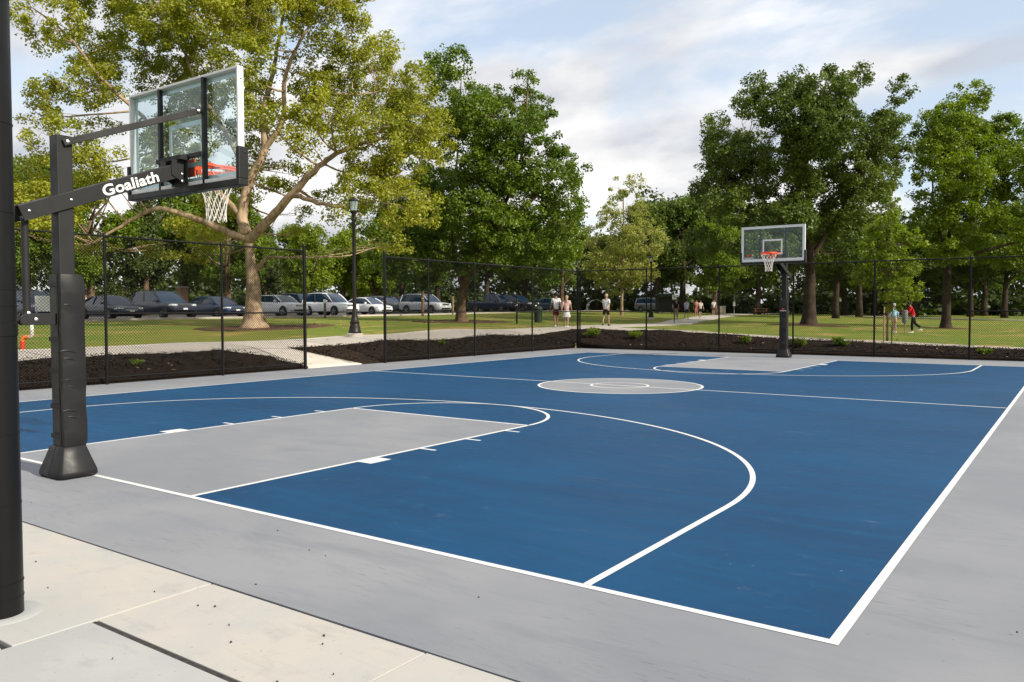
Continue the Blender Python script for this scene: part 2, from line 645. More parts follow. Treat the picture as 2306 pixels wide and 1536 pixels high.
# ------------------------------------------------------------------ terrain
CTRL = []
for y in np.arange(-12, 27, 3.0):
    CTRL.append((-9.9, y, 0.0))
for x in np.arange(-8, 24, 3.0):
    CTRL.append((x, 26.6, 0.0))
CTRL += [(-12, -6, .42), (-12, 0, .45), (-12, 4.5, .48), (-12, 6.6, .51), (-12, 11, .55), (-12, 16.8, .58), (-12, 22.8, .61), (-12, 29, .65),
         (-14.5, -4, .58), (-14.5, 5.6, .63), (-14.5, 8, .63), (-14.5, 12, .63), (-14.5, 15.2, .64), (-14.5, 19.3, .69), (-14.5, 26.2, .75), (-14.5, 34, .80),
         (-22.6, 19.2, .88), (-23, 34.8, .95), (-25, 5, .84), (-30, 12, .95), (-30, 45, 1.1),
         (-37, 5, .98), (-37, 16, 1.04), (-37, 22, 1.14), (-37, 30, 1.18), (-37, 40, 1.23), (-37, 50, 1.31), (-37, 62, 1.46), (-37, 80, 1.5),
         (-50, 10, 1.05), (-50, 25, 1.16), (-50, 40, 1.25), (-50, 62, 1.46), (-50, 90, 1.5), (-62, 10, 1.3), (-62, 40, 1.4), (-62, 70, 1.5),
         (-7, 29.2, .69), (-4, 29.2, .56), (.7, 29.2, .40), (5.3, 29.2, .25), (10, 29.2, .12), (18, 29.2, .06),
         (-7.8, 31.5, .70), (-4.8, 31.5, .57), (.2, 31.5, .40), (5.1, 31.5, .26), (12, 31.5, .16),
         (-14, 31.4, .76), (-13.2, 35.3, .78), (-.6, 47, .29), (.3, 61, .30), (-6.9, 52.4, .62), (-16.4, 51.7, .68), (-20.5, 63.5, .80), (-21, 68, .85), (-23, 76.5, 1.0),
         (-19.5, 57, .88), (-26.7, 63, 1.15), (14, 45, .12), (14, 65, .2), (0, 85, .55), (-12, 90, .8), (-30, 100, 1.2), (10, 110, .6), (30, 90, .3), (-30, 130, 1.3), (0, 140, .8), (-60, 130, 1.5)]
CTRL = np.array(CTRL, float)


def tps_k(r2):
    return np.where(r2 > 1e-9, 0.5 * r2 * np.log(np.maximum(r2, 1e-9)), 0.0)


def tps_fit(c, lam=0.4):
    n = len(c)
    d = ((c[:, None, :2] - c[None, :, :2]) ** 2).sum(-1)
    A = np.zeros((n + 3, n + 3))
    A[:n, :n] = tps_k(d) + lam * np.eye(n)
    A[:n, n] = 1
    A[:n, n + 1:] = c[:, :2]
    A[n, :n] = 1
    A[n + 1:, :n] = c[:, :2].T
    b = np.zeros(n + 3)
    b[:n] = c[:, 2]
    return np.linalg.solve(A, b)


TW = tps_fit(CTRL)


def terr(P):
    P = np.atleast_2d(np.asarray(P, float))
    x = np.clip(P[:, 0], -66, 30)
    y = np.clip(P[:, 1], -12, 135)
    d = (x[:, None] - CTRL[None, :, 0]) ** 2 + (y[:, None] - CTRL[None, :, 1]) ** 2
    z = tps_k(d) @ TW[:-3] + TW[-3] + x * TW[-2] + y * TW[-1]
    return z


def tz(x, y):
    return float(terr([(x, y)])[0])


def ground():
    xs = sorted(set([-1500, -400, -150, -90] + list(np.arange(-66, -10, 0.8)) + [-9.96, -9.88] + list(np.arange(-9, 30, 1.0)) + [30, 60, 150, 500, 1500]))
    ys = sorted(set([-1500, -300, -60, -25] + list(np.arange(-12, 26, 1.0)) + [26.46, 26.56] + list(np.arange(27.2, 80, 0.8)) + list(np.arange(80, 136, 2.0)) + [160, 300, 700, 1500]))
    X, Y = np.meshgrid(xs, ys, indexing='ij')
    P = np.stack([X.ravel(), Y.ravel()], -1)
    Z = terr(P)
    inside = (P[:, 0] > -9.9) & (P[:, 1] < 26.5)
    Z = np.where(inside, -0.30, Z)
    Z = np.where((~inside) & (Z < -0.02), -0.02, Z)
    nx, ny = len(xs), len(ys)
    fs = [(i * ny + j, (i + 1) * ny + j, (i + 1) * ny + j + 1, i * ny + j + 1) for i in range(nx - 1) for j in range(ny - 1)]
    mb = MB()
    mb.add(np.column_stack([P, Z]).tolist(), fs)
    o = mb.build('lawn', M['lawn'], smooth=True, fix=False, angle=0)
    tag(o, kind='structure')


ground()


def strip(name, line, width, m, lift=0.03, step=0.8, nw=4, kind='structure'):
    """a paved strip that follows the ground along a centre line"""
    pts = []
    for (a, b) in zip(line[:-1], line[1:]):
        a, b = Vector(a), Vector(b)
        k = max(1, int((b - a).length / step))
        for i in range(k):
            pts.append(a.lerp(b, i / k))
    pts.append(Vector(line[-1]))
    for _ in range(12):
        pts = [pts[0]] + [(pts[i - 1] + pts[i] * 2 + pts[i + 1]) / 4 for i in range(1, len(pts) - 1)] + [pts[-1]]
    top = []
    for i, p in enumerate(pts):
        d = (pts[min(i + 1, len(pts) - 1)] - pts[max(i - 1, 0)]).normalized()
        n = Vector((d.y, -d.x))
        for k in range(nw + 1):
            q = p + n * width * (k / nw - 0.5)
            top.append((q.x, q.y))
    z = terr(top) + lift
    mb = MB()
    w = nw + 1
    vs = [(a, b, c) for (a, b), c in zip(top, z)] + [(a, b, c - 0.25) for (a, b), c in zip(top, z)]
    N = len(top)
    fs = []
    for i in range(len(pts) - 1):
        for k in range(nw):
            a = i * w + k
            fs.append((a, a + 1, a + w + 1, a + w))
        for k in (0, nw):
            a = i * w + k
            fs.append((a, a + w, N + a + w, N + a))
    mb.add(vs, fs)
    o = mb.build(name, m, smooth=True)
    tag(o, kind=kind)
    return o


def patch(name, poly, m, lift=0.03, step=0.5, rough=0.0, seed=0, mound=0.0, skirt=0.2, zf=None, smooth=True):
    """a sheet over the ground inside a polygon, built from a clipped grid"""
    bm = bmesh.new()
    vs = [bm.verts.new((x, y, 0)) for x, y in poly]
    bm.faces.new(vs)
    x0, x1 = min(p[0] for p in poly), max(p[0] for p in poly)
    y0, y1 = min(p[1] for p in poly), max(p[1] for p in poly)
    for ax, a0, a1 in ((0, x0, x1), (1, y0, y1)):
        for c in np.arange(a0 + step, a1, step):
            co, no = ((c, 0, 0), (1, 0, 0)) if ax == 0 else ((0, c, 0), (0, 1, 0))
            bmesh.ops.bisect_plane(bm, geom=bm.verts[:] + bm.edges[:] + bm.faces[:], plane_co=co, plane_no=no)
    bedges = [e for e in bm.edges if len(e.link_faces) == 1]
    bverts = set(v for e in bedges for v in e.verts)
    P = [(v.co.x, v.co.y) for v in bm.verts]
    Z = terr(P) if zf is None else np.array([zf(x, y) for x, y in P])
    for v, z in zip(bm.verts, Z):
        h = lift
        if rough:
            h += rough * (mnoise.noise(Vector((v.co.x * 1.9, v.co.y * 1.9, seed))) + 0.6 * mnoise.noise(Vector((v.co.x * 5, v.co.y * 5, seed))))
        if mound and v not in bverts:
            h += mound
        v.co.z = z + h
    if skirt:
        r = bmesh.ops.extrude_edge_only(bm, edges=bedges)
        for g in r['geom']:
            if isinstance(g, bmesh.types.BMVert):
                g.co.z -= skirt
    bmesh.ops.recalc_face_normals(bm, faces=bm.faces)
    me = bpy.data.meshes.new(name)
    bm.to_mesh(me)
    bm.free()
    me.materials.append(m)
    if smooth:
        me.polygons.foreach_set('use_smooth', [True] * len(me.polygons))
    o = link(name, me)
    tag(o, kind='structure')
    return o


# main path, its branch and the walk from the gate
strip('park_path', [(-13.25, -12), (-13.25, 5), (-13.25, 15), (-13.2, 25), (-13.0, 30), (-12.8, 34), (-13.6, 40), (-15.6, 50), (-19.2, 62), (-22, 72), (-25, 90), (-27, 118)], 2.5, M['path_concrete'])
strip('branch_path', [(-12.6, 32.5), (-10, 31.2), (-7, 30.6), (-4, 30.35), (0, 30.2), (6, 30.1), (14, 30.0), (26, 30)], 2.1, M['path_concrete'], lift=0.026)
patch('gate_walk', [(-9.93, 11.45), (-9.93, 13.55), (-11.2, 12.75), (-12.15, 12.35), (-12.15, 9.9), (-11.2, 10.55)], M['path_concrete'], lift=0.022, step=0.4)


def bed(name, poly, seed):
    return patch(name, poly, M['mulch'], lift=0.035, step=0.22, rough=0.03, seed=seed, mound=0.05, skirt=0.25)


bed('mulch_bed', [(-9.93, -9), (-9.93, 11.4), (-11.0, 10.6), (-11.6, 10.15), (-12.0, 9.5), (-12.05, 6), (-12.0, 2), (-12.05, -9)], 1)
bed('mulch_bed', [(-9.93, 13.6), (-9.93, 26.53), (22, 26.53), (22, 28.9), (10, 29.0), (4, 29.05), (0, 29.1), (-4, 29.25), (-7, 29.45), (-9.4, 29.9), (-11.2, 30.6), (-11.9, 29.4), (-12.0, 24), (-12.05, 18), (-12.0, 14), (-12.1, 12.45), (-11.2, 12.85)], 2)
# faded mulch rings round the trees, bare strips in the grass
for nm, cx, cy, rx, ry in (('mulch_ring', -22.4, 19.6, 2.3, 3.6), ('mulch_ring', -23, 34.9, 2.6, 3.6), ('mulch_ring', -6.9, 52.4, 2.6, 2.2), ('mulch_ring', .3, 61.2, 1.6, 1.6)):
    pl = []
    for k in range(28):
        a = 2 * PI * k / 28
        q = 1 + 0.16 * mnoise.noise(Vector((math.cos(a) * 1.5, math.sin(a) * 1.5, cx)))
        pl.append((cx + rx * q * math.cos(a), cy + ry * q * math.sin(a)))
    patch(nm, pl, M['old_mulch'], lift=0.03, step=0.6, rough=0.02, seed=3, skirt=0.12)
# parking lot with kerb
patch('parking_lot', [(-36.9, -12), (-36.9, 118), (-57, 118), (-57, -12)], M['asphalt'], lift=0.03, step=2.0)
strip('kerb', [(-36.8, -12), (-36.8, 20), (-36.8, 60), (-36.8, 118)], 0.16, M['path_concrete'], lift=0.12, nw=1)
strip('far_path', [(-14, 96), (-4, 92), (6, 89), (20, 84), (40, 78)], 2.0, M['path_concrete'], lift=0.05)


# mulch chips
def chips():
    r = np.random.default_rng(5)
    N = 26000
    px = np.concatenate([r.uniform(-12.0, -9.95, N // 2), r.uniform(-11.5, 9, N // 2)])
    py = np.concatenate([r.uniform(-2, 26.5, N // 2), r.uniform(26.55, 29.3, N // 2)])
    keep = ~((px < -9.9) & (py < 13.2 + (px + 9.9) * 0.4) & (py > 11.6 + (px + 9.9) * 0.75))
    px, py = px[keep], py[keep]
    n = len(px)
    z = terr(np.stack([px, py], -1)) + 0.085 + r.uniform(-0.02, 0.03, n)
    a = r.uniform(0, 2 * PI, n)
    ln = r.uniform(0.02, 0.06, n)
    wd = r.uniform(0.006, 0.016, n)
    ti = r.uniform(-0.6, 0.6, n)
    u = np.stack([np.cos(a) * np.cos(ti), np.sin(a) * np.cos(ti), np.sin(ti)], -1)
    v = np.stack([-np.sin(a), np.cos(a), r.uniform(-.5, .5, n)], -1)
    c = np.stack([px, py, z], -1)
    V = np.stack([c - u * ln[:, None] - v * wd[:, None], c + u * ln[:, None] - v * wd[:, None], c + u * ln[:, None] + v * wd[:, None], c - u * ln[:, None] + v * wd[:, None]], 1).reshape(-1, 3)
    o = link('mulch_chips', quad_mesh('mulch_chips', V, M['chip']))
    tag(o, 'loose dark bark chips on the mulch beds', 'mulch', kind='stuff')


def quad_mesh(name, V, m, tone=None):
    n = len(V) // 4
    me = bpy.data.meshes.new(name)
    me.vertices.add(n * 4)
    me.vertices.foreach_set('co', np.asarray(V, np.float32).ravel())
    me.loops.add(n * 4)
    me.loops.foreach_set('vertex_index', np.arange(n * 4, dtype=np.int32))
    me.polygons.add(n)
    me.polygons.foreach_set('loop_start', np.arange(0, n * 4, 4, dtype=np.int32))
    me.polygons.foreach_set('loop_total', np.full(n, 4, np.int32))
    if tone is not None:
        a = me.attributes.new('tone', 'FLOAT', 'POINT')
        a.data.foreach_set('value', np.repeat(np.clip(tone, 0, 1), 4).astype(np.float32))
    me.update(calc_edges=True)
    me.materials.append(m)
    return me


chips()

# ------------------------------------------------------------------ court
DC, LC = 5.62, 23.55
WL, WR = 7.62, 7.40
HL = 1.83
R3, S3, RIM = 6.0, 5.93, 1.62
LW = 0.055


def sheet(name, polys, z, m):
    mb = MB()
    for p in polys:
        mb.add([(x, y, z) for x, y in p], [tuple(range(len(p)))])
    o = mb.build(name, m, fix=False)
    bm = bmesh.new()
    bm.from_mesh(o.data)
    for f in bm.faces:
        if f.normal.z < 0:
            f.normal_flip()
    bm.to_mesh(o.data)
    bm.free()
    tag(o, kind='structure')
    return o


def rect(x0, y0, x1, y1):
    return [(x0, y0), (x1, y0), (x1, y1), (x0, y1)]


def arc(cx, cy, r, a0, a1, w=LW, n=72):
    ps = []
    for i in range(n):
        a, b = a0 + (a1 - a0) * i / n, a0 + (a1 - a0) * (i + 1) / n
        ps.append([(cx + (r - w / 2) * math.cos(a), cy + (r - w / 2) * math.sin(a)), (cx + (r + w / 2) * math.cos(a), cy + (r + w / 2) * math.sin(a)),
                   (cx + (r + w / 2) * math.cos(b), cy + (r + w / 2) * math.sin(b)), (cx + (r - w / 2) * math.cos(b), cy + (r - w / 2) * math.sin(b))])
    return ps


slab = MB()
slab.box((2.05, 12.62, -0.10), (23.9, 27.76, 0.2))
tag(slab.build('court_slab', M['grey']), kind='structure')
sheet('court_blue_paint', [rect(-WL, 0, WR, LC)], 0.001, M['blue'])
circ = [(1.80 * math.cos(2 * PI * k / 96), LC / 2 + 1.80 * math.sin(2 * PI * k / 96)) for k in range(96)]
sheet('court_grey_paint', [rect(-HL, 0, HL, 5.46), rect(-HL, LC - 5.72, HL, LC), circ], 0.002, M['grey'])
h = LW / 2
lines = []
lines += [rect(-WL - h, -h, WR + h, h), rect(-WL - h, LC - h, WR + h, LC + h)]
lines += [rect(-WL - h, h, -WL + h, LC - h), rect(WR - h, h, WR + h, LC - h)]
sheet('boundary_line', lines, 0.003, M['line'])
ml = [rect(-WL + h, LC / 2 - h, WR - h, LC / 2 + h)]
sheet('half_court_line', ml, 0.003, M['line'])
sheet('centre_circle_line', arc(0, LC / 2, 1.80, 0, 2 * PI, LW, 120) + arc(0, LC / 2, 0.63, 0, 2 * PI, LW, 72), 0.004, M['line'])
for end in (0, 1):
    Y = (lambda y: y) if end == 0 else (lambda y: LC - y)
    DC = 5.46 if end == 0 else 5.72
    ll = []

    def rr(x0, y0, x1, y1):
        a, b = sorted((Y(y0), Y(y1)))
        ll.append(rect(x0, a, x1, b))
    for s in (-1, 1):
        rr(s * HL - h, h, s * HL + h, DC + h)
        rr(min(s * (HL + h), s * (HL + .23)), 2.05, max(s * (HL + h), s * (HL + .23)), 2.37)      # block
        for q in (3.1, 3.98, 4.86):
            rr(min(s * (HL + h), s * (HL + .26)), q - .025, max(s * (HL + h), s * (HL + .26)), q + .025)
    rr(-HL + h, DC - h, HL - h, DC + h)
    a0, a1 = (0, PI) if end == 0 else (PI, 2 * PI)
    ll += arc(0, Y(DC), HL, a0, a1, LW, 72)
    sheet('free_throw_lane_line', ll, 0.003, M['line'])
    ll = []
    cy, ea, eb = 2.4, 5.95, 4.88
    for s in (-1, 1):
        rr(s * ea - h, h, s * ea + h, cy)
    for i in range(120):
        q = []
        for t_, o_ in ((PI * i / 120, -h), (PI * i / 120, h), (PI * (i + 1) / 120, h), (PI * (i + 1) / 120, -h)):
            q.append(((ea + o_) * math.cos(t_), Y(cy + (eb + o_) * math.sin(t_))))
        ll.append(q)
    sheet('three_point_line', ll, 0.0045, M['line'])

# concrete slabs in front of the court
sw = empty('sidewalk', (0, 0, 0))
sw['kind'] = 'structure'
for (x0, y0, x1, y1, mm, dz) in ((-6, -2.41, 4.035, -1.275, 'concrete', 0.0), (4.05, -1.985, 5.785, -1.275, 'concrete', -0.002), (5.797, -1.985, 7.55, -1.275, 'concrete', 0.001), (7.562, -1.985, 9.3, -1.275, 'concrete', 0),
                                 (4.03, -5.5, 12, -2.016, 'concrete_grey', -0.004), (-6, -5.5, 4.01, -2.45, 'concrete_grey', -0.006), (9.32, -1.985, 12, -1.275, 'concrete', 0)):
    b = MB()
    b.box(((x0 + x1) / 2, (y0 + y1) / 2, -0.075 + dz), (x1 - x0, y1 - y0, 0.15))
    b.build('concrete_slab', M[mm], sw, bevel=0.004, seg=2)
b = MB()
b.box((3, -3.4, -0.09), (18, 4.3, 0.13))
b.build('joint_bed', M['joint'], sw)
b = MB()
b.box((7.9, -2.006, -0.0125), (7.7, 0.02, 0.017))
b.build('joint_strip', M['joint'], sw)


# small debris on slabs and court
def debris():
    r = random.Random(11)
    mb = MB()
    spots = [(1.9, -1.6), (2.7, -1.7), (3.3, -1.9), (4.4, -1.5), (4.7, -1.62), (4.9, -1.75), (5.3, -1.5), (5.45, -1.9), (5.6, -1.7), (4.6, -2.2), (4.9, -2.35), (6.3, -1.6), (6.6, -1.45)]
    spots += [(r.uniform(0.5, 8), r.uniform(-1.9, -1.3)) for _ in range(9)] + [(r.uniform(-1, 9), r.uniform(-1.2, -.1)) for _ in range(8)] + [(r.uniform(7.6, 9.5), r.uniform(0, 9)) for _ in range(5)]
    for x, y in spots:
        s = r.uniform(0.002, 0.006)
        n = 6
        ring = lambda k, z: [(x + k * s * math.cos(2 * PI * i / n) * r.uniform(.7, 1.5), y + k * s * math.sin(2 * PI * i / n) * r.uniform(.7, 1.3), z) for i in range(n)]
        mb.loft([ring(1, 0.016 if y > 0 else 0.0), ring(1.1, 0.020 if y > 0 else 0.004), ring(.5, 0.024 if y > 0 else 0.008)])
    tag(mb.build('debris', M['joint'], smooth=True), 'tiny dark pebbles and bits scattered on the pavement', 'debris', kind='stuff')


debris()


# ------------------------------------------------------------------ basketball hoops
def text_mesh(name, body, size, m, shear=0.0, offset=0.0, extrude=0.001, space=1.0, sx=1.0):
    c = bpy.data.curves.new(name, 'FONT')
    c.body = body
    c.size = size
    c.shear = shear
    c.offset = offset
    c.extrude = extrude
    c.space_character = space
    c.align_x = 'CENTER'
    c.align_y = 'CENTER'
    o = bpy.data.objects.new(name, c)
    COL.objects.link(o)
    dg = bpy.context.evaluated_depsgraph_get()
    me = bpy.data.meshes.new_from_object(o.evaluated_get(dg))
    bpy.data.objects.remove(o)
    bpy.data.curves.remove(c)
    if sx != 1.0:
        me.transform(Matrix.Diagonal((sx, 1, 1, 1)))
    me.materials.clear()
    me.materials.append(m)
    me.name = name
    return me


def bolt(parent, p, axis='x', r=0.014):
    b = MB()
    b.lathe([(r * 0.4, 0.0), (r, 0.0), (r, 0.006), (r * 0.62, 0.008), (r * 0.6, 0.014), (r * 0.3, 0.016)], 10, p, axis)
    return b.build('bolt', M['steel'], parent, smooth=True)


def beam(mb, a, b, w, hgt):
    """a box section along a line: width w across x, height hgt"""
    a, b = Vector(a), Vector(b)
    d = (b - a).normalized()
    side = d.cross(Vector((0, 0, 1))).normalized()
    up = side.cross(d)
    ring = lambda p: [p + side * (sx * w / 2) + up * (sz * hgt / 2) for sx, sz in ((-1, -1), (1, -1), (1, 1), (-1, 1))]
    mb.loft([ring(a), ring(b)])


def hoop(loc, rz, label, dz, front_logo, arm_text):
    """local +y points from the pole to the rim, the pole stands at the origin"""
    R = empty('basketball_hoop', loc, rz, label, 'hoop')
    hb, vy = M['hoop_black'], M['vinyl']
    top = 3.43 + dz
    b = MB()
    b.box((0, 0, top / 2), (0.155, 0.155, top))
    pole = b.build('pole', hb, R, bevel=0.012)
    b = MB()
    b.box((0, 0, top + 0.004), (0.15, 0.15, 0.010))
    b.build('pole_cap', hb, pole, bevel=0.004)
    # pole padding: wraps front and sides, leaves the back open
    z0, z1 = 0.30, 2.05
    b = MB()
    n = 26
    rg = random.Random(4)
    outline = [(-0.128, -0.05), (-0.132, 0.0), (-0.132, 0.125), (-0.118, 0.14), (0.118, 0.14), (0.132, 0.125), (0.132, -0.095), (0.118, -0.108), (0.085, -0.108), (0.080, -0.096), (-0.100, -0.096), (-0.120, -0.08)]
    rings = []
    for i in range(n + 1):
        z = z0 + (z1 - z0) * i / n
        e_ = 0.0
        ring = []
        for k, (x, y) in enumerate(outline):
            w = 0.004 * math.sin(z * 9 + k) + 0.006 * mnoise.noise(Vector((k * .7, z * 4, 2)))
            if i in (0, n):
                w -= 0.012
            s = 1 + (w / 0.13 if k < 8 else 0)
            ring.append((x * s, y * s, z))
        rings.append(ring)
    b.loft(rings)
    pad = b.build('pole_pad', vy, R, smooth=True, angle=50)
    # creases in the vinyl: raised folds
    for k, (zc, yy, ln) in enumerate(((1.28, -0.03, .17), (1.21, -.02, .13), (0.99, -.03, .16), (0.93, -.01, .11), (0.68, -.03, .15), (0.62, .0, .1), (1.74, -.02, .12))):
        b = MB()
        pts = [(0.128, yy - ln / 2 + ln * t, zc + 0.035 * t * (1 - t) * 4 * (0.5 - (k % 2) * .3) - 0.03 * t) for t in np.linspace(0, 1, 9)]
        b.tube(pts, [0.002 + 0.009 * math.sin(PI * t) for t in np.linspace(0, 1, 9)], 8)
        b.build('crease', vy, pad, smooth=True)
    for z in (0.42, 0.72, 1.08, 1.4, 1.95):
        b = MB()
        b.box((-0.012, -0.104, z), (0.20, 0.010, 0.045))
        b.build('strap', hb, pad, bevel=0.003)
    b = MB()
    b.tube([(0.088, -0.112, 0.33 + 1.72 * t) for t in np.linspace(0, 1, 18)], [0.006 + .001 * math.sin(9 * t) for t in range(18)], 6)
    b.build('zip_seam', vy, pad, smooth=True)
    # flared base padding in two halves
    for s in (-1, 1):
        b = MB()
        rings = []
        for z, q in ((0.004, 0.93), (0.03, 1.0), (0.07, 0.98), (0.16, .83), (0.26, .67), (0.305, .60), (0.315, .56)):
            x1, y1, y0 = 0.225 * q + .01, 0.185 * q + .012, -0.185 * q - .008
            c = 0.03 * q
            if s > 0:
                ring = [(0.004, y0, z), (x1 - c, y0, z), (x1, y0 + c, z), (x1, y1 - c, z), (x1 - c, y1, z), (0.004, y1, z)]
            else:
                ring = [(-0.004, y1, z), (-x1 + c, y1, z), (-x1, y1 - c, z), (-x1, y0 + c, z), (-x1 + c, y0, z), (-0.004, y0, z)]
            rings.append(ring)
        b.loft(rings)
        b.build('base_pad', vy, R, smooth=True, angle=55)
    # lower arm: a channel of two plates and a top web that straddles the pole
    ya, za, yb_, zb_ = -0.40, 2.63 + dz, 1.27, 3.275 + dz
    arm = None
    b = MB()
    ax = 0.098
    sl = (zb_ - za) / (yb_ - ya)
    hh = 0.082
    for s in (-1, 1):
        poly = [(ya, za - hh), (yb_, zb_ - hh), (yb_, zb_ + hh), (ya - 0.06, za + hh - 0.02)]
        b.prism(poly, s * ax - 0.006, s * ax + 0.006, 'x')
    d = Vector((0, yb_ - ya, zb_ - za)).normalized()
    arm = b.build('lower_arm', hb, R, bevel=0.004)
    for (t0, t1) in ((0.0, .155), (.31, 1.0)):
        b = MB()
        p0 = Vector((0, ya, za + hh - .006)).lerp(Vector((0, yb_, zb_ + hh - .006)), t0)
        p1 = Vector((0, ya, za + hh - .006)).lerp(Vector((0, yb_, zb_ + hh - .006)), t1)
        beam(b, p0, p1, 2 * ax - 0.014, 0.010)
        b.build('arm_web', hb, arm)
    for (y_, z_) in ((0.04, za + sl * (0.04 - ya) + 0.0), (-0.36, za + .02)):
        for s in (-1, 1):
            bolt(arm, (s * (ax + 0.006) - (0.016 if s < 0 else 0), y_, z_), 'x', 0.013)
    b = MB()
    b.tube([(-ax, -0.36, za - .03), (ax, -0.36, za - .03)], 0.012, 8)
    b.build('pivot_pin', M['steel'], arm, smooth=True)
    if arm_text:
        me = text_mesh('lettering', arm_text, 0.155, M['print_white'], 0.08, 0.0036, 0.0004, 1.03, 1.24)
        o = link('lettering', me, arm)
        ang = math.atan2(zb_ - za, yb_ - ya)
        yc = 0.67
        o.matrix_local = Matrix.Translation((ax + 0.0072, yc, za + sl * (yc - ya) - 0.008)) @ Matrix.Rotation(ang, 4, 'X') @ Matrix(((0, 0, 1, 0), (1, 0, 0, 0), (0, 1, 0, 0), (0, 0, 0, 1)))
    # height adjuster behind the pole: tube, handle bracket, jack
    b = MB()
    b.tube([(0, -0.36, 1.60), (0, -0.36, 2.58 + dz)], 0.034, 14)
    act = b.build('height_adjuster', hb, R, smooth=True)
    b = MB()
    b.tube([(0, -0.36, 1.58), (0, -0.36, 1.70)], 0.041, 14)
    b.build('collar', hb, act, smooth=True)
    bolt(act, (0.041, -0.36, 1.66), 'x', 0.018)
    b = MB()
    for s in (-1, 1):
        pl = [(-0.44, 1.565), (-0.40, 1.545), (-0.06, 1.545), (-0.06, 1.655), (-0.40, 1.655), (-0.44, 1.63)]
        b.prism(pl, s * 0.05 - 0.006, s * 0.05 + 0.006, 'x')
    br = b.build('adjuster_bracket', hb, R, bevel=0.003)
    bolt(br, (0.056, -0.30, 1.60), 'x', 0.018)
    # backboard
    yB = 1.36
    bx, z0, z1 = 1.065, 3.075 + dz, 4.285 + dz
    B = MB()
    fd, fw = 0.075, 0.026
    B.box((0, yB, z1 - fw / 2), (2 * bx, fd, fw))
    for s in (-1, 1):
        B.box((s * (bx - fw / 2), yB, (z0 + z1 - fw) / 2), (fw, fd, z1 - z0 - fw))
    B.box((0, yB, z0 + 0.03), (2 * bx - 2 * fw - 0.004, fd, 0.06))
    board = B.build('backboard_frame', M['white_metal'], R, bevel=0.004)
    g = MB()
    g.box((0, yB + 0.025, (z0 + z1) / 2 + .01), (2 * bx - 2 * fw + .01, 0.012, z1 - z0 - fw - 0.05))
    g.build('glass_pane', M['glass'], board)
    pm = M['board_print']
    yf = yB + 0.033
    p = MB()
    gx0, gz0, gz1, bw = bx - fw, z0 + 0.06, z1 - fw, 0.055
    p.box((0, yf, gz1 - bw / 2), (2 * gx0, .002, bw))
    p.box((0, yf, gz0 + bw / 2), (2 * gx0, .002, bw))
    for s in (-1, 1):
        p.box((s * (gx0 - bw / 2), yf, (gz0 + gz1) / 2), (bw, .002, gz1 - gz0 - 2 * bw))
    p.build('border_print', pm, board)
    p = MB()
    sw_, s0, s1 = 0.335, z0 + 0.24, z0 + 0.76
    p.box((0, yf, s1 - bw / 2), (2 * sw_, .002, bw))
    p.box((0, yf, s0 + bw / 2), (2 * sw_, .002, bw))
    for s in (-1, 1):
        p.box((s * (sw_ - bw / 2), yf, (s0 + s1) / 2), (bw, .002, s1 - s0 - 2 * bw))
    p.build('target_square', pm, board)
    for s in (-1, 1):
        b = MB()
        b.box((s * 0.43, yB - 0.015, (z0 + z1) / 2 - 0.0), (0.05, 0.045, z1 - z0 - fw - .004))
        b.build('upright', hb, board, bevel=0.005)
        for z in (z0 + .03, z1 - .1):
            bolt(board, (s * bx - (0.016 if s < 0 else 0), yB, z1 - 0.13), 'x', 0.010)
    # edge padding: bottom and lower corners
    b = MB()
    b.box((0, yB, z0 - 0.02), (2 * bx + 0.06, 0.12, 0.075))
    ep = b.build('edge_pad', vy, R, bevel=0.012)
    for s in (-1, 1):
        b = MB()
        b.box((s * (bx + 0.006), yB, z0 + 0.185), (0.055, 0.125, 0.345))
        b.build('corner_pad', vy, ep, bevel=0.012)
        b = MB()
        b.lathe([(.004, 0), (.014, 0), (.014, .006), (.006, .008)], 8, (s * (bx + 0.033) - (0.008 if s < 0 else 0), yB + .02, z0 + 0.30), 'x')
        b.build('rivet', hb, ep)
    # mounting bracket between arm and board
    b = MB()
    b.box((0, yB - 0.055, 3.27 + dz), (0.30, 0.02, 0.34))
    b.box((0, yB - 0.10, 3.40 + dz), (0.36, 0.11, 0.05))
    for s in (-1, 1):
        b.prism([(yB - 0.22, 3.20 + dz), (yB - 0.05, 3.11 + dz), (yB - 0.05, 3.37 + dz), (yB - 0.22, 3.37 + dz)], s * 0.11 - .006, s * 0.11 + .006, 'x')
    b.box((0, yB - 0.055, 3.42 + dz), (0.90, 0.03, 0.05))
    mb_ = b.build('mounting_bracket', hb, R, bevel=0.003)
    for s in (-1, 1):
        for z in (3.14, 3.22):
            bolt(mb_, (s * 0.118 - (0.016 if s < 0 else 0), yB - 0.10, z + dz), 'x', 0.012)
    # upper arms, splayed from pole top to the uprights
    for s in (-1, 1):
        b = MB()
        beam(b, (s * 0.095, -0.02, 3.36 + dz), (s * 0.40, yB - 0.045, 3.90 + dz), 0.022, 0.066)
        ua = b.build('upper_arm', hb, R, bevel=0.004)
        bolt(ua, (s * 0.108 - (0.016 if s < 0 else 0), 0.02, 3.375 + dz), 'x', 0.019)
        bolt(ua, (s * 0.412 - (0.016 if s < 0 else 0), yB - 0.07, 3.89 + dz), 'x', 0.019)
    # rim, net
    rr_, zr = 0.255, 3.36 + dz
    yc = yB + 0.16 + rr_
    b = MB()
    ring = [(rr_ * math.cos(a), yc + rr_ * math.sin(a), zr) for a in np.linspace(0, 2 * PI, 49)]
    b.tube(ring, 0.0135, 8)
    b.tube([(x * .985, yc + (y - yc) * .985, z - .03) for x, y, z in ring], 0.011, 8)
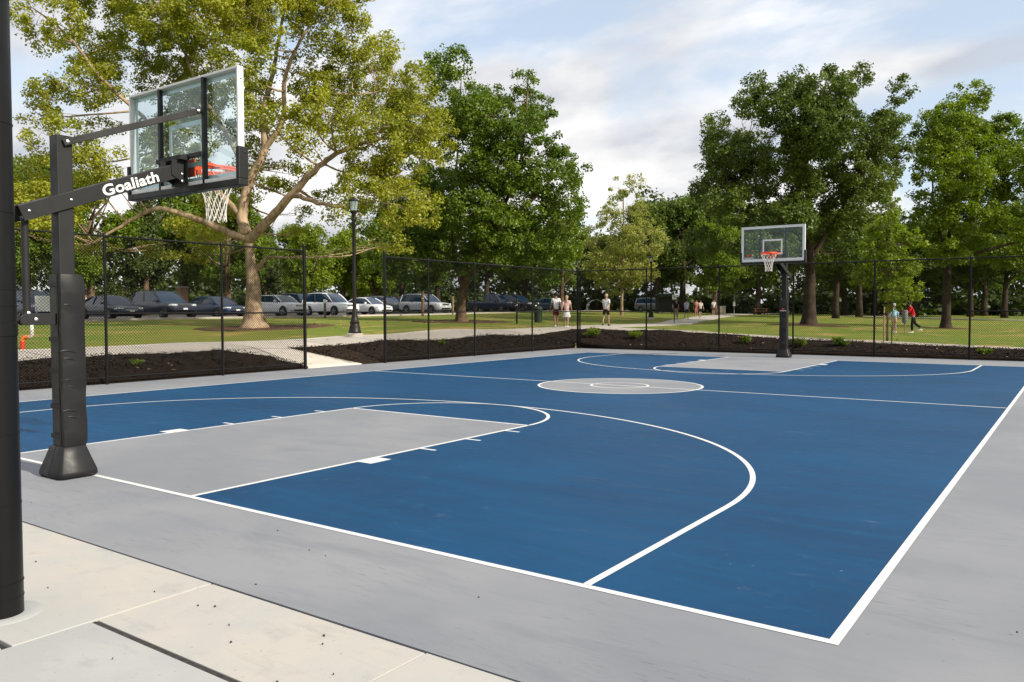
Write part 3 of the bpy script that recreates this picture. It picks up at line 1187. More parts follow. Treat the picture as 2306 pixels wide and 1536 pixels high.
    b.lathe([(rr_ * .985, zr - .03), (rr_ * 1.0, zr - .03), (rr_ * 1.0, zr), (rr_ * .985, zr)], 48, (0, yc, 0), closed=True)
    rim = b.build('rim', M['orange'], R, smooth=True)
    b = MB()
    b.box((0, yB + 0.048, zr - 0.05), (0.30, 0.012, 0.20))
    b.prism([(-0.13, yB + .05), (.13, yB + .05), (0.11, yc - rr_ + .02), (-.11, yc - rr_ + .02)], zr - .012, zr + .004)
    for s in (-1, 1):
        b.prism([(yB + .05, zr - .13), (yc - rr_ + .05, zr - .012), (yB + .05, zr - .012)], s * .10 - .005, s * .10 + .005, 'x')
        b.prism([(yB + .05, zr - .02), (yc - .02, zr - .02), (yc - .02, zr - .005), (yB + .05, zr + .03)], s * (rr_ - .012) - .004, s * (rr_ - .012) + .004, 'x')
    b.build('rim_bracket', M['orange'], rim, bevel=0.002)
    N = 12
    for k in range(N):
        a = 2 * PI * (k + .5) / N
        p = Vector((rr_ * math.cos(a), yc + rr_ * math.sin(a), zr - 0.046))
        b = MB()
        b.tube([p + Vector((-.008 * math.sin(a), .008 * math.cos(a), .006)), p + Vector((0, 0, -.012)), p + Vector((.008 * math.sin(a), -.008 * math.cos(a), .006))], 0.004, 5)
        b.build('net_hook', M['orange'], rim, smooth=True)
    prof = [(0, 1.0), (-0.09, 0.83), (-0.18, 0.66), (-0.27, 0.535), (-0.36, 0.46), (-0.45, 0.435), (-0.53, 0.45)]
    sag = 0.13
    b = MB()

    def npt(level, ang):
        i = min(int(level), len(prof) - 2)
        f = level - i
        dzz = prof[i][0] * (1 - f) + prof[i + 1][0] * f
        rs = prof[i][1] * (1 - f) + prof[i + 1][1] * f
        return Vector((rr_ * rs * math.cos(ang), yc + rr_ * rs * math.sin(ang), zr - 0.055 + dzz * 1.05))
    for k in range(N):
        for sgn in (-1, 1):
            pts, rad = [], []
            for i in range(13):
                lv = 6 * i / 12
                # two cords run side by side from every hook and cross on their way down
                pts.append(npt(lv, 2 * PI * (k + 0.5) / N + sgn * (2 * PI / N) * 0.5 * lv))
                rad.append(0.0038)
            b.tube(pts, rad, 5)
    for k in range(N):
        for lv in range(1, 7):
            if lv == 6 or True:
                p_ = npt(lv, 2 * PI * (k + 0.5 + 0.5 * lv) / N)
                b.lathe([(.002, -.009), (.0068, -.004), (.0068, .005), (.002, .009)], 6, p_)
    b.build('net', M['net'], R, smooth=True)
    if front_logo:
        lg = empty('maker_mark', (0, 0, 0))
        lg.parent = board
        # seen from the court the mark sits at the lower left of the glass
        for (cx, cz, q, yy, par) in ((0.80, z0 + 0.22, 1.0, yf + .003, board), (0.0, 1.69, .72, 0.147, pad)):
            b = MB()
            pl = [(-.055, -.03), (-.02, -.035), (-.015, .0), (.02, .005), (.055, .01), (.06, .035), (.02, .05), (-.05, .045)]
            b.prism([(cx - x * q * 1.1, cz + z * q * 1.1) for x, z in pl], yy, yy + .002, 'y')
            b.build('emblem', M['print_red'], par)
            me = text_mesh('emblem_lettering', 'GOALIATH', 0.062 * q, M['print_white'], 0, .002, .0006, 1.0, 1.0)
            o = link('emblem_lettering', me, par)
            o.matrix_local = Matrix.Translation((cx, yy + .002, cz - 0.07 * q)) @ Matrix.Rotation(PI, 4, 'Z') @ Matrix.Rotation(PI / 2, 4, 'X')
        bpy.data.objects.remove(lg)
    return R


M['board_print'] = simple('board_print', (0.66, 0.68, 0.70), 0.5)
hoop((-0.04, -0.16, 0.0), 0.0, 'near basketball hoop seen from behind, black arm lettered Goaliath, in the left foreground', 0.0, False, 'Goaliath')
hoop((-0.17, 24.42, 0.0), PI, 'far basketball hoop facing the camera in front of the back fence', 0.21, True, None)


# ------------------------------------------------------------------ black steel pole in the left foreground
def near_pole():
    p = at(2, 1372, 4.47)
    X, Y = p[0], p[1]
    R = empty('steel_pole', (X, Y, 0), 0, 'tall black round steel pole on the concrete slab at the left edge', 'pole')
    b = MB()
    prof = [(0.112, 0.0), (0.112, 1.10), (0.112, 2.0), (0.113, 3.3), (0.113, 5.2), (0.02, 5.22)]
    b.lathe(prof, 40)
    b.build('shaft', M['black'], R, smooth=True)
    for z, r, hh in ((0.10, .1145, .012), (0.185, .1155, .010), (0.62, .114, .010), (1.01, .114, .008), (1.30, .1135, .012), (1.58, .1165, .075), (1.71, .115, .01), (1.80, .1145, .008), (2.22, .1155, .012), (2.70, .116, .012), (3.4, .116, .012)):
        b = MB()
        b.lathe([(r - .006, z - hh / 2), (r, z - hh / 2 + .002), (r, z + hh / 2 - .002), (r - .006, z + hh / 2)], 40)
        b.build('band', M['black'], R, smooth=True)
    b = MB()
    b.lathe([(0.1, 0.0005), (0.205, 0.0005), (0.200, 0.004), (0.118, 0.006)], 40)
    b.build('grout_collar', M['concrete_grey'], R, smooth=True)


near_pole()


# ------------------------------------------------------------------ chain link fences
def wires(p0, p1, z0, z1, pitch=0.0707, r=0.0041):
    """two families of diagonal wires clipped to the panel, interlaced a wire's width apart"""
    p0, p1 = Vector(p0), Vector(p1)
    ln = (p1 - p0).length
    d = (p1 - p0) / ln
    nrm = Vector((-d.y, d.x))
    hgt = z1 - z0
    V, F = [], []
    for fam in (1, -1):
        c = -hgt if fam > 0 else 0.0
        end = ln if fam > 0 else ln + hgt
        c = math.ceil(c / pitch) * pitch
        while c < end:
            # s = c + t (fam +) or s = c - t, t in 0..hgt
            if fam > 0:
                t0, t1 = max(0, -c), min(hgt, ln - c)
            else:
                t0, t1 = max(0, c - ln), min(hgt, c)
            if t1 - t0 > 0.02:
                a = (c + fam * t0, z0 + t0)
                b = (c + fam * t1, z0 + t1)
                off = nrm * (r * 0.9 * fam)
                wv = Vector((-fam, 1)).normalized() * r     # across the wire in the panel plane
                base = len(V)
                for q in (a, b):
                    P = p0 + d * q[0] + off
                    for sx, sn in ((1, 0), (-.5, .87), (-.5, -.87)):
                        V.append((P.x + d.x * wv.x * sx + nrm.x * r * sn, P.y + d.y * wv.x * sx + nrm.y * r * sn, q[1] + wv.y * sx))
                F += [(base, base + 1, base + 4, base + 3), (base + 1, base + 2, base + 5, base + 4), (base + 2, base, base + 3, base + 5)]
            c += pitch
    mb = MB()
    mb.add(V, F)
    return mb


def fence(label, stations, terminal, zt, mids):
    """stations: points (x,y) of the posts; terminal: indices of the thick end posts; mids: bays with a brace rail"""
    a = stations[0]
    R = empty('chain_link_fence', (a[0], a[1], 0), 0, label, 'fence')
    loc = [Vector((s[0] - a[0], s[1] - a[1])) for s in stations]
    for i, s in enumerate(loc):
        t = i in terminal
        r = 0.047 if t else 0.032
        top = zt + (0.12 if t else 0.0)
        b = MB()
        b.lathe([(r, -0.15), (r, top - .01), (r * 1.12, top - .01), (r * 1.12, top + .015), (r * .8, top + .04), (r * .3, top + .055)], 14, (s.x, s.y, 0))
        b.build('post', M['black'], R, smooth=True)
    for i in range(len(loc) - 1):
        p, q = loc[i], loc[i + 1]
        for nm, z, r, on in (('top_rail', zt - 0.02, 0.023, True), ('brace_rail', 1.62, 0.021, i in mids), ('bottom_rail', 0.16, 0.017, True)):
            if on:
                b = MB()
                b.tube([(p.x, p.y, z), (q.x, q.y, z)], r, 10)
                b.build(nm, M['black'], R, smooth=True)
        wires(p, q, 0.05, zt - 0.01).build('wire_mesh', M['wire'], R, smooth=False, fix=False)
        # bands that tie the mesh to the post
        for k, z in enumerate((0.4, 1.0, 1.62, 2.2, 2.9)):
            b = MB()
            r = 0.052 if i in terminal else 0.037
            b.lathe([(r - .006, z - .012), (r, z - .01), (r, z + .01), (r - .006, z + .012)], 10, (p.x, p.y, 0))
            b.build('tie_band', M['black'], R, smooth=True)


M['wire'] = simple('vinyl_wire', (0.003, 0.003, 0.003), 0.7, spec=0.04)
FX, FY, FT = -9.76, 26.42, 3.40
fence('black chain link fence section left of the gate opening, behind the near hoop', [(FX, -3.2), (FX, -.4), (FX, 2.4), (FX, 5.41), (FX, 8.45), (FX, 11.16)], (5,), FT, (0, 1, 2, 3, 4))
fence('black chain link fence section between the gate opening and the far left corner', [(FX, 14.4), (FX, 16.5), (FX, 19.05), (FX, 22.82), (FX, FY)], (0, 4), FT, (0, 1, 2, 3))
fence('black chain link fence along the far baseline behind the far hoop', [(FX + .11, FY), (-6.45, FY), (-3.31, FY), (-.44, FY), (2.38, FY), (5.33, FY), (8.3, FY), (11.2, FY)], (), FT, (0, 5, 6))


# ------------------------------------------------------------------ lamp posts
def lamp(px, py, d, label):
    p = at(px, py, d)
    z = tz(p[0], p[1])
    R = empty('lamp_post', (p[0], p[1], z), 0.4, label, 'lamp post')
    b = MB()
    b.lathe([(0.31, -0.25), (0.31, 0.13), (0.29, 0.15), (0.1, 0.152)], 24)
    b.build('footing', M['path_concrete'], R, smooth=True)
    b = MB()
    b.lathe([(0.235, 0.15), (0.235, 0.22), (0.21, 0.26), (0.20, 0.36), (0.175, 0.44), (0.16, 0.50), (0.18, 0.53), (0.18, 0.57), (0.145, 0.60), (0.115, 0.75), (0.095, 0.92), (0.09, 0.95), (0.09, 1.0), (0.075, 1.02)], 20)
    b.build('base', M['lamp_black'], R, smooth=True)
    b = MB()
    b.lathe([(0.072, 1.0), (0.066, 2.6), (0.060, 4.33), (0.075, 4.36), (0.075, 4.40), (0.06, 4.42)], 16)
    b.build('shaft', M['lamp_black'], R, smooth=True)
    b = MB()
    b.lathe([(0.05, 4.42), (0.06, 4.50), (0.09, 4.58), (0.12, 4.66), (0.125, 4.69), (0.02, 4.70)], 16)
    b.build('lamp_holder', M['lamp_black'], R, smooth=True)
    b = MB()
    b.lathe([(0.115, 4.69), (0.14, 4.85), (0.168, 5.03), (0.163, 5.03), (0.135, 4.85), (0.11, 4.70)], 18, closed=True)
    sh = b.build('lamp_shade', M['lamp_glass'], R, smooth=True)
    for k in range(4):
        a = PI / 4 + k * PI / 2
        b = MB()
        b.tube([(0.12 * math.cos(a), .12 * math.sin(a), 4.68), (0.175 * math.cos(a), .175 * math.sin(a), 5.04)], 0.009, 6)
        b.build('strut', M['lamp_black'], sh)
    b = MB()
    b.lathe([(0.185, 5.03), (0.205, 5.05), (0.20, 5.07), (0.13, 5.12), (0.07, 5.15), (0.03, 5.17), (0.015, 5.20)], 20)
    b.build('lamp_cap', M['lamp_black'], R, smooth=True)


M['lamp_black'] = simple('lamp_black', (0.012, 0.010, 0.009), 0.5, spec=.25, var=0.3)
lamp(799, 752, 30, 'tall black park lamp post on a concrete footing by the gate opening')
lamp(1466, 718, 66, 'distant black lamp post beside the path in front of the pale trees')


# ------------------------------------------------------------------ trees
def leaves(centres, radii, n_per, size, seed, m, name, up=0.5, flat=0.75, tone_c=None, droop=0.0):
    """leaf-sized folded quads spread through clumps"""
    r = np.random.default_rng(seed)
    C = np.repeat(np.asarray(centres), n_per, 0)
    K = np.repeat(np.asarray(radii), n_per)
    n = len(C)
    d = r.normal(size=(n, 3))
    d /= np.linalg.norm(d, axis=1)[:, None] + 1e-9
    rad = r.uniform(0, 1, n) ** 0.45
    off = d * (rad * K)[:, None]
    off[:, 2] *= flat
    P = C + off
    nrm = d * 0.55 + r.normal(size=(n, 3)) * 0.55
    nrm[:, 2] += up
    nrm /= np.linalg.norm(nrm, axis=1)[:, None]
    t = r.normal(size=(n, 3))
    t[:, 2] -= droop
    u = t - nrm * (t * nrm).sum(1)[:, None]
    u /= np.linalg.norm(u, axis=1)[:, None] + 1e-9
    w = np.cross(nrm, u)
    s = size * r.uniform(0.6, 1.25, n)
    a = P - u * (s * .5)[:, None]
    b = P + w * (s * .42)[:, None] + nrm * (s * .10)[:, None]
    c = P + u * (s * .55)[:, None] - nrm * (s * .06)[:, None]
    e_ = P - w * (s * .42)[:, None] + nrm * (s * .10)[:, None]
    V = np.stack([a, b, c, e_], 1).reshape(-1, 3)
    tone = r.normal(0.5, 0.15, n)
    if tone_c is not None:
        tone = tone * 0.6 + np.repeat(np.asarray(tone_c), n_per) * 0.5
    return quad_mesh(name, V, m, tone)


def curve_pts(pts, k=6, wob=0.0, rg=None):
    pts = [Vector(p) for p in pts]
    o = []
    for i in range(len(pts) - 1):
        p0, p1, p2, p3 = pts[max(i - 1, 0)], pts[i], pts[i + 1], pts[min(i + 2, len(pts) - 1)]
        for j in range(k):
            t = j / k
            q = 0.5 * ((2 * p1) + (p2 - p0) * t + (2 * p0 - 5 * p1 + 4 * p2 - p3) * t * t + (3 * p1 - p0 - 3 * p2 + p3) * t ** 3)
            if wob and rg:
                q = q + Vector((rg.gauss(0, wob), rg.gauss(0, wob), rg.gauss(0, wob)))
            o.append(q)
    o.append(pts[-1])
    return o


def tree(label, name, base, d, trunk, limbs, blobs, leafm, barkm, clus_r=0.55, dens=1.0, n_per=55, leaf=0.17, r0=0.5, seed=1, depth=0.75, flare=1.6, group=None, sparse=0.0, shell=0.5, up=.5, zoff=0.0):
    """trunk, limbs and crown lobes are given as picture coordinates of the tree and become metres at its own distance"""
    rg = random.Random(seed)
    r = np.random.default_rng(seed)
    s = d / FOC
    bp = at(base[0], base[1], d)
    gx, gy = bp[0], bp[1]
    gz = tz(gx, gy) + zoff
    rvec = Vector((CR[0], CR[1], 0)).normalized()
    fvec = Vector((CF[0], CF[1], 0)).normalized()
    R = empty(name, (gx, gy, gz), 0, label, 'tree', group)

    def loc(px, py, off=0.0):
        return rvec * ((px - base[0]) * s) + fvec * off + Vector((0, 0, (base[1] - py) * s))
    cx0, cx1 = min(b[0] - b[2] for b in blobs), max(b[0] + b[2] for b in blobs)
    half = (cx1 - cx0) / 2 * s
    cxm = (cx0 + cx1) / 2
    # trunk
    tp = curve_pts([loc(p[0], p[1], p[2] if len(p) > 2 else 0) for p in trunk], 8)
    H = tp[-1].z
    rad = []
    for q in tp:
        f = max(0.0, min(1.0, q.z / H))
        rad.append(r0 * (1 - f * 0.62) * (1 + (flare - 1) * math.exp(-max(q.z, 0) / (0.55 * r0 / 0.5 + .12))))
    b = MB()
    tp2 = [tp[0] - Vector((0, 0, 0.3))] + tp
    b.tube(tp2, [rad[0] * 1.05] + rad, 18)
    # roughen the trunk
    b.v = [tuple(Vector(v) + Vector((mnoise.noise(Vector(v) * 1.7), mnoise.noise(Vector(v) * 1.7 + Vector((9, 0, 0))), 0)) * r0 * 0.13) for v in b.v]
    tr = b.build('trunk', barkm, R, smooth=True, angle=0)
    nodes = [(q, rad[i]) for i, q in enumerate(tp) if q.z > H * 0.35]
    lb = MB()
    for lm in limbs:
        pts = lm['p']
        q = curve_pts([loc(p[0], p[1], p[2] if len(p) > 2 else 0) for p in pts], 6, 0.02, rg)
        ra, rb = lm.get('r', (r0 * .45, r0 * .1))
        rd = [ra + (rb - ra) * i / (len(q) - 1) for i in range(len(q))]
        one = MB()
        one.tube(q, rd, 10)
        one.build('limb', barkm, R, smooth=True, angle=0, fix=False)
        nodes += [(q[i], rd[i]) for i in range(2, len(q))]
    # one bough to each lobe, then twigs to each leaf clump
    cen, crad, tones = [], [], []
    tw = MB()
    for bi, bl in enumerate(blobs):
        px, py, rx, ry = bl[:4]
        if len(bl) > 4 and bl[4] is not None:
            off = bl[4]
        else:
            lat = (px - cxm) * s
            off = rg.uniform(-1, 1) * depth * math.sqrt(max(0.1, half * half - lat * lat))
        dn = bl[5] if len(bl) > 5 else 1.0
        c = loc(px, py, off)
        ax, az = rx * s, ry * s
        ay = 0.5 * (ax + az) * 1.1
        # bough
        best = min(nodes, key=lambda n_: (n_[0] - c).length + (2.0 if n_[0].z > c.z + az * .4 else 0))
        p0 = best[0]
        ln = (c - p0).length
        mid = p0.lerp(c, 0.5) + Vector((rg.gauss(0, .08 * ln), rg.gauss(0, .08 * ln), -0.06 * ln))
        q = curve_pts([p0, mid, c], 5, 0.012, rg)
        ra = min(best[1] * 0.6, 0.011 * ln + 0.018)
        lb.tube(q, [ra + (0.010 - ra) * i / (len(q) - 1) for i in range(len(q))], 7)
        bn = [(v, 0.03) for v in q[3:]]
        # secondary branches
        for _ in range(4):
            dd = Vector((rg.gauss(0, 1), rg.gauss(0, 1), rg.gauss(.25, .8))).normalized()
            e_ = c + Vector((0, 0, 0)) + rvec * dd.x * ax * .75 + fvec * dd.y * ay * .75 + Vector((0, 0, dd.z * az * .75))
            st = bn[rg.randrange(len(bn))][0]
            md = st.lerp(e_, .5) + Vector((rg.gauss(0, .1), rg.gauss(0, .1), rg.gauss(0, .1)))
            q2 = curve_pts([st, md, e_], 3)
            lb.tube(q2, [0.014 - 0.009 * i / (len(q2) - 1) for i in range(len(q2))], 5)
            bn += [(v, .015) for v in q2[2:]]
        vol = ax * ay * az * 4.19
        n = max(4, int(dn * dens * vol / (4.19 * clus_r ** 3)))
        k = 0
        tries = 0
        bt = rg.uniform(0.2, 0.8)
        while k < n and tries < n * 8:
            tries += 1
            v = r.normal(size=3)
            v /= np.linalg.norm(v)
            rr_ = r.uniform(0, 1) ** (1 / 3.0)
            rr_ = rr_ * (1 - shell) + shell * r.uniform(.72, 1.08)
            P = c + rvec * float(v[0] * ax * rr_) + fvec * float(v[1] * ay * rr_) + Vector((0, 0, float(v[2] * az * rr_)))
            if sparse and mnoise.noise(P * 0.8) < -0.25 + sparse:
                continue
            cen.append(tuple(P))
            crad.append(clus_r * rg.uniform(.55, 1.15))
            tones.append(min(1, max(0, bt + rg.gauss(0, .2))))
            k += 1
            j = min(bn, key=lambda n_: (n_[0] - P).length_squared)[0]
            if k % 2 == 0:
                m_ = j.lerp(P, .55) + Vector((rg.gauss(0, .08), rg.gauss(0, .08), rg.gauss(-.05, .06)))
                tw.tube([j, m_, P], [0.009, 0.006, 0.003], 4, cap=False)
    n0 = len(lb.v)
    lb.add(tw.v, tw.f)
    tag(lb.build('branches', barkm, R, smooth=True, angle=0, fix=False), kind='stuff')
    me = leaves(cen, crad, n_per, leaf, seed + 7, leafm, 'crown', up=up, tone_c=tones)
    link('crown', me, R)
    return R


M['leaf_syc'] = leaf_mat('leaf_sycamore', (0.110, 0.145, 0.010), (0.390, 0.390, 0.042), 0.40)
M['leaf_dark'] = leaf_mat('leaf_deep_green', (0.026, 0.070, 0.006), (0.175, 0.245, 0.024), 0.36)
M['leaf_oak'] = leaf_mat('leaf_oak_green', (0.030, 0.064, 0.010), (0.145, 0.190, 0.028), 0.35)
M['leaf_mid'] = leaf_mat('leaf_mid_green', (0.065, 0.125, 0.009), (0.210, 0.270, 0.024), 0.45)
M['leaf_olive'] = leaf_mat('leaf_olive', (0.165, 0.190, 0.035), (0.360, 0.375, 0.090), 0.46)
M['leaf_bright'] = leaf_mat('leaf_bright_green', (0.085, 0.150, 0.010), (0.250, 0.310, 0.025), 0.46)
M['leaf_con'] = leaf_mat('leaf_conifer', (0.030, 0.058, 0.012), (0.095, 0.125, 0.026), 0.28)
M['bark_syc'] = bark_mat('bark_sycamore', (0.33, 0.245, 0.16), (0.17, 0.115, 0.075), 2.2, 0.5)
M['bark_dark'] = bark_mat('bark_dark', (0.060, 0.043, 0.030), (0.026, 0.020, 0.015), 3.0, 0.8)
M['bark_mid'] = bark_mat('bark_mid', (0.15, 0.10, 0.062), (0.062, 0.041, 0.027), 3.0, 0.7)

tree('large old sycamore with yellow green leaves and a thick pale trunk behind the left fence', 'sycamore_tree', (573, 738), 37,
     [(573, 738), (572, 700), (571, 640), (566, 590), (562, 545), (558, 515)],
     [dict(p=[(562, 540, 0), (612, 503, -.5), (680, 445, -1.2), (740, 392, -1.6), (800, 352, -1.4), (880, 325, -1)], r=(.25, .05)),
      dict(p=[(558, 530, 0), (545, 478, .3), (560, 405, .5), (592, 335, .6), (585, 255, .9), (600, 170, 1.2), (618, 60, 1.5), (640, -60, 1.5)], r=(.27, .04)),
      dict(p=[(590, 338, .6), (640, 272, .2), (655, 190, -.5), (700, 110, -1), (775, 20, -1)], r=(.14, .035)),
      dict(p=[(556, 540, 0), (485, 508, -.6), (432, 487, -1.2), (385, 481, -1.6), (322, 518, -1.8), (255, 558, -1.8)], r=(.19, .04)),
      dict(p=[(548, 490, .3), (480, 420, .2), (405, 350, 0), (335, 270, -.2), (255, 190, -.6), (195, 105, -1), (120, 45, -1)], r=(.15, .03)),
      dict(p=[(560, 400, .5), (500, 300, 1.2), (430, 190, 1.8), (380, 80, 2), (340, -40, 2)], r=(.12, .03)),
      dict(p=[(680, 445, -1.2), (740, 470, -1.8), (800, 480, -2.2), (870, 470, -2.6)], r=(.12, .03)),
      dict(p=[(574, 612, 0), (592, 596, -.1), (606, 578, -.15)], r=(.13, .08)),
      dict(p=[(640, 272, .2), (720, 215, .6), (800, 205, 1), (870, 190, 1.4)], r=(.12, .03))],
     [(150, 60, 85, 65), (110, 95, 45, 35, 0, .7), (240, 120, 60, 50), (330, 55, 110, 85), (330, -70, 130, 80), (180, -50, 90, 60), (150, 215, 80, 42), (245, 205, 60, 55), (110, 265, 48, 28), (200, 275, 60, 26, None, .8),
      (85, 400, 42, 40), (150, 350, 45, 35, None, .6), (235, 350, 70, 60), (110, 480, 75, 45), (230, 495, 85, 52), (60, 440, 30, 30), (380, 200, 85, 65), (470, 115, 75, 70), (420, 330, 85, 55), (330, 400, 70, 45), (380, 500, 75, 42), (300, 545, 60, 25), (475, 545, 50, 30),
      (550, 40, 85, 80), (640, 90, 80, 80), (740, 55, 90, 80), (825, 130, 48, 55), (600, -70, 150, 80), (780, -50, 80, 60), (480, -40, 80, 70), (640, 225, 60, 50), (725, 200, 70, 50), (800, 235, 55, 45), (545, 190, 50, 50, 1.5), (510, 270, 50, 45, 1.8),
      (900, 165, 45, 45), (870, 60, 30, 40, None, .6), (880, 145, 48, 46), (945, 200, 50, 46), (988, 285, 34, 44), (900, 230, 55, 45), (800, 150, 50, 50), (760, 130, 50, 50), (960, 300, 45, 50), (900, 540, 40, 28), (830, 400, 50, 40), (930, 265, 70, 70), (860, 350, 80, 60), (965, 360, 45, 60), (840, 450, 60, 45), (915, 480, 60, 55), (850, 545, 38, 26, None, .8), (965, 470, 30, 50), (800, 500, 40, 30, None, .5),
      (560, 120, 70, 55), (600, 255, 45, 50), (555, 335, 50, 42), (680, 150, 60, 55), (500, 380, 55, 45), (520, 450, 40, 32), (660, 300, 55, 42), (740, 260, 55, 42), (800, 315, 55, 36), (700, 415, 42, 30), (300, 300, 65, 45), (290, 135, 65, 55), (185, 150, 55, 42), (400, 90, 75, 65), (450, 230, 65, 55), (870, 235, 55, 50), (890, 330, 55, 45), (920, 405, 55, 45), (880, 420, 55, 45), (795, 395, 45, 34), (440, 420, 65, 42), (400, 560, 55, 20), (190, 440, 65, 40), (170, 545, 65, 22), (80, 520, 40, 30), (540, -20, 90, 60), (700, -10, 90, 60), (840, 20, 50, 55), (90, 40, 40, 35),
      (640, 385, 60, 45), (705, 325, 65, 42), (615, 455, 35, 25, None, .6), (760, 300, 60, 40), (770, 430, 45, 35, None, .7), (640, 515, 30, 20, None, .6)],
     M['leaf_syc'], M['bark_syc'], clus_r=0.46, dens=1.9, n_per=68, leaf=0.116, r0=0.40, seed=3, depth=0.55, flare=1.75, sparse=0.06)

tree('tall dark green maple with a forked leaning trunk behind the far left fence section', 'maple_tree', (1040, 725), 50,
     [(1040, 725), (1038, 690), (1044, 650), (1054, 618), (1072, 600), (1082, 560), (1086, 480), (1080, 380)],
     [dict(p=[(1045, 650, 0), (1030, 610, .3), (1020, 560, .6), (1015, 470, 1), (1030, 330, 1), (1040, 180, .5)], r=(.17, .03)),
      dict(p=[(1082, 560, 0), (1130, 480, -.8), (1170, 380, -1), (1185, 260, -1), (1190, 170, -.6)], r=(.15, .03)),
      dict(p=[(1086, 540, 0), (1150, 500, -1.5), (1220, 440, -2), (1275, 380, -2)], r=(.13, .03)),
      dict(p=[(1040, 600, .3), (980, 560, .5), (920, 540, .6)], r=(.16, .05))],
     [(1035, 182, 40, 34), (1055, 215, 52, 55), (985, 165, 26, 28), (1000, 220, 42, 45), (1180, 198, 34, 28), (1205, 225, 46, 42), (1155, 260, 55, 52), (1215, 285, 32, 32), (1090, 300, 65, 55), (1010, 295, 52, 58), (1180, 330, 50, 45),
      (1262, 365, 44, 42), (1295, 395, 24, 34), (1235, 415, 62, 46), (1105, 395, 75, 60), (1000, 410, 70, 58), (1180, 465, 88, 55), (1280, 470, 34, 46), (1065, 490, 85, 48), (950, 490, 68, 55), (1180, 545, 88, 48), (1010, 565, 78, 42), (905, 555, 65, 45), (1270, 540, 46, 55), (1110, 588, 60, 24), (1235, 600, 55, 30), (960, 600, 60, 25), (940, 390, 40, 50), (860, 530, 30, 40), (1240, 325, 40, 36), (1145, 400, 66, 55), (885, 480, 58, 48), (925, 425, 58, 52), (850, 585, 45, 26), (970, 330, 40, 46), (990, 250, 40, 40), (840, 500, 40, 40), (900, 610, 50, 24), (1050, 610, 50, 20), (1050, 440, 60, 45), (1115, 230, 30, 40), (1120, 330, 60, 50), (1060, 280, 50, 50), (1300, 500, 22, 36), (1120, 520, 70, 45), (1160, 600, 60, 22)],
     M['leaf_dark'], M['bark_mid'], clus_r=0.54, dens=2.1, n_per=72, leaf=0.155, r0=0.31, seed=8, depth=0.6, flare=1.5)

tree('big round shade tree with a stout dark trunk behind the far hoop', 'oak_tree', (1822, 730), 55,
     [(1822, 730), (1822, 690), (1823, 620), (1822, 560), (1818, 470), (1822, 380)],
     [dict(p=[(1822, 600, 0), (1770, 520, .5), (1710, 420, .8), (1690, 300, .8)], r=(.27, .04)),
      dict(p=[(1822, 580, 0), (1880, 480, -.6), (1930, 380, -1), (1960, 270, -1)], r=(.2, .04)),
      dict(p=[(1822, 500, 0), (1810, 380, 0), (1820, 220, .2)], r=(.2, .04)),
      dict(p=[(1822, 590, 0), (1740, 560, -1), (1650, 470, -1.8), (1600, 380, -2)], r=(.15, .03)),
      dict(p=[(1880, 480, -.6), (1950, 420, .6), (2020, 300, 1)], r=(.2, .04))],
     [(1712, 212, 40, 36), (1690, 262, 46, 46), (1820, 182, 50, 36), (1800, 248, 56, 55), (1905, 185, 34, 34), (1900, 240, 52, 46), (1968, 235, 24, 36), (1962, 285, 34, 34), (1600, 300, 26, 44), (1622, 350, 50, 46), (1700, 335, 64, 55), (1600, 385, 36, 34), (1800, 335, 76, 55), (1890, 335, 62, 46), (2030, 270, 26, 40), (1995, 335, 52, 44), (1650, 420, 66, 46), (1750, 425, 76, 48), (1850, 425, 76, 48), (1950, 405, 55, 40),
      (1625, 475, 62, 44), (1720, 505, 85, 42), (1830, 505, 85, 46), (1920, 480, 62, 40), (1680, 565, 75, 36), (1860, 568, 75, 34), (1780, 590, 55, 25), (1595, 540, 42, 44), (1940, 560, 50, 30), (1750, 295, 55, 52), (1760, 335, 55, 46), (1735, 380, 55, 42), (2000, 285, 36, 36), (1665, 225, 30, 34), (1850, 295, 55, 50), (1650, 310, 36, 38), (1935, 330, 46, 46), (1690, 390, 62, 42), (1900, 390, 55, 42), (1580, 430, 30, 36), (2015, 385, 40, 36), (1990, 440, 44, 30), (1760, 220, 40, 40), (1860, 215, 40, 36), (1640, 260, 26, 36), (1790, 480, 60, 40), (2040, 330, 28, 30)],
     M['leaf_oak'], M['bark_dark'], clus_r=0.56, dens=2.4, n_per=76, leaf=0.160, r0=0.42, seed=12, depth=0.6, flare=1.55)

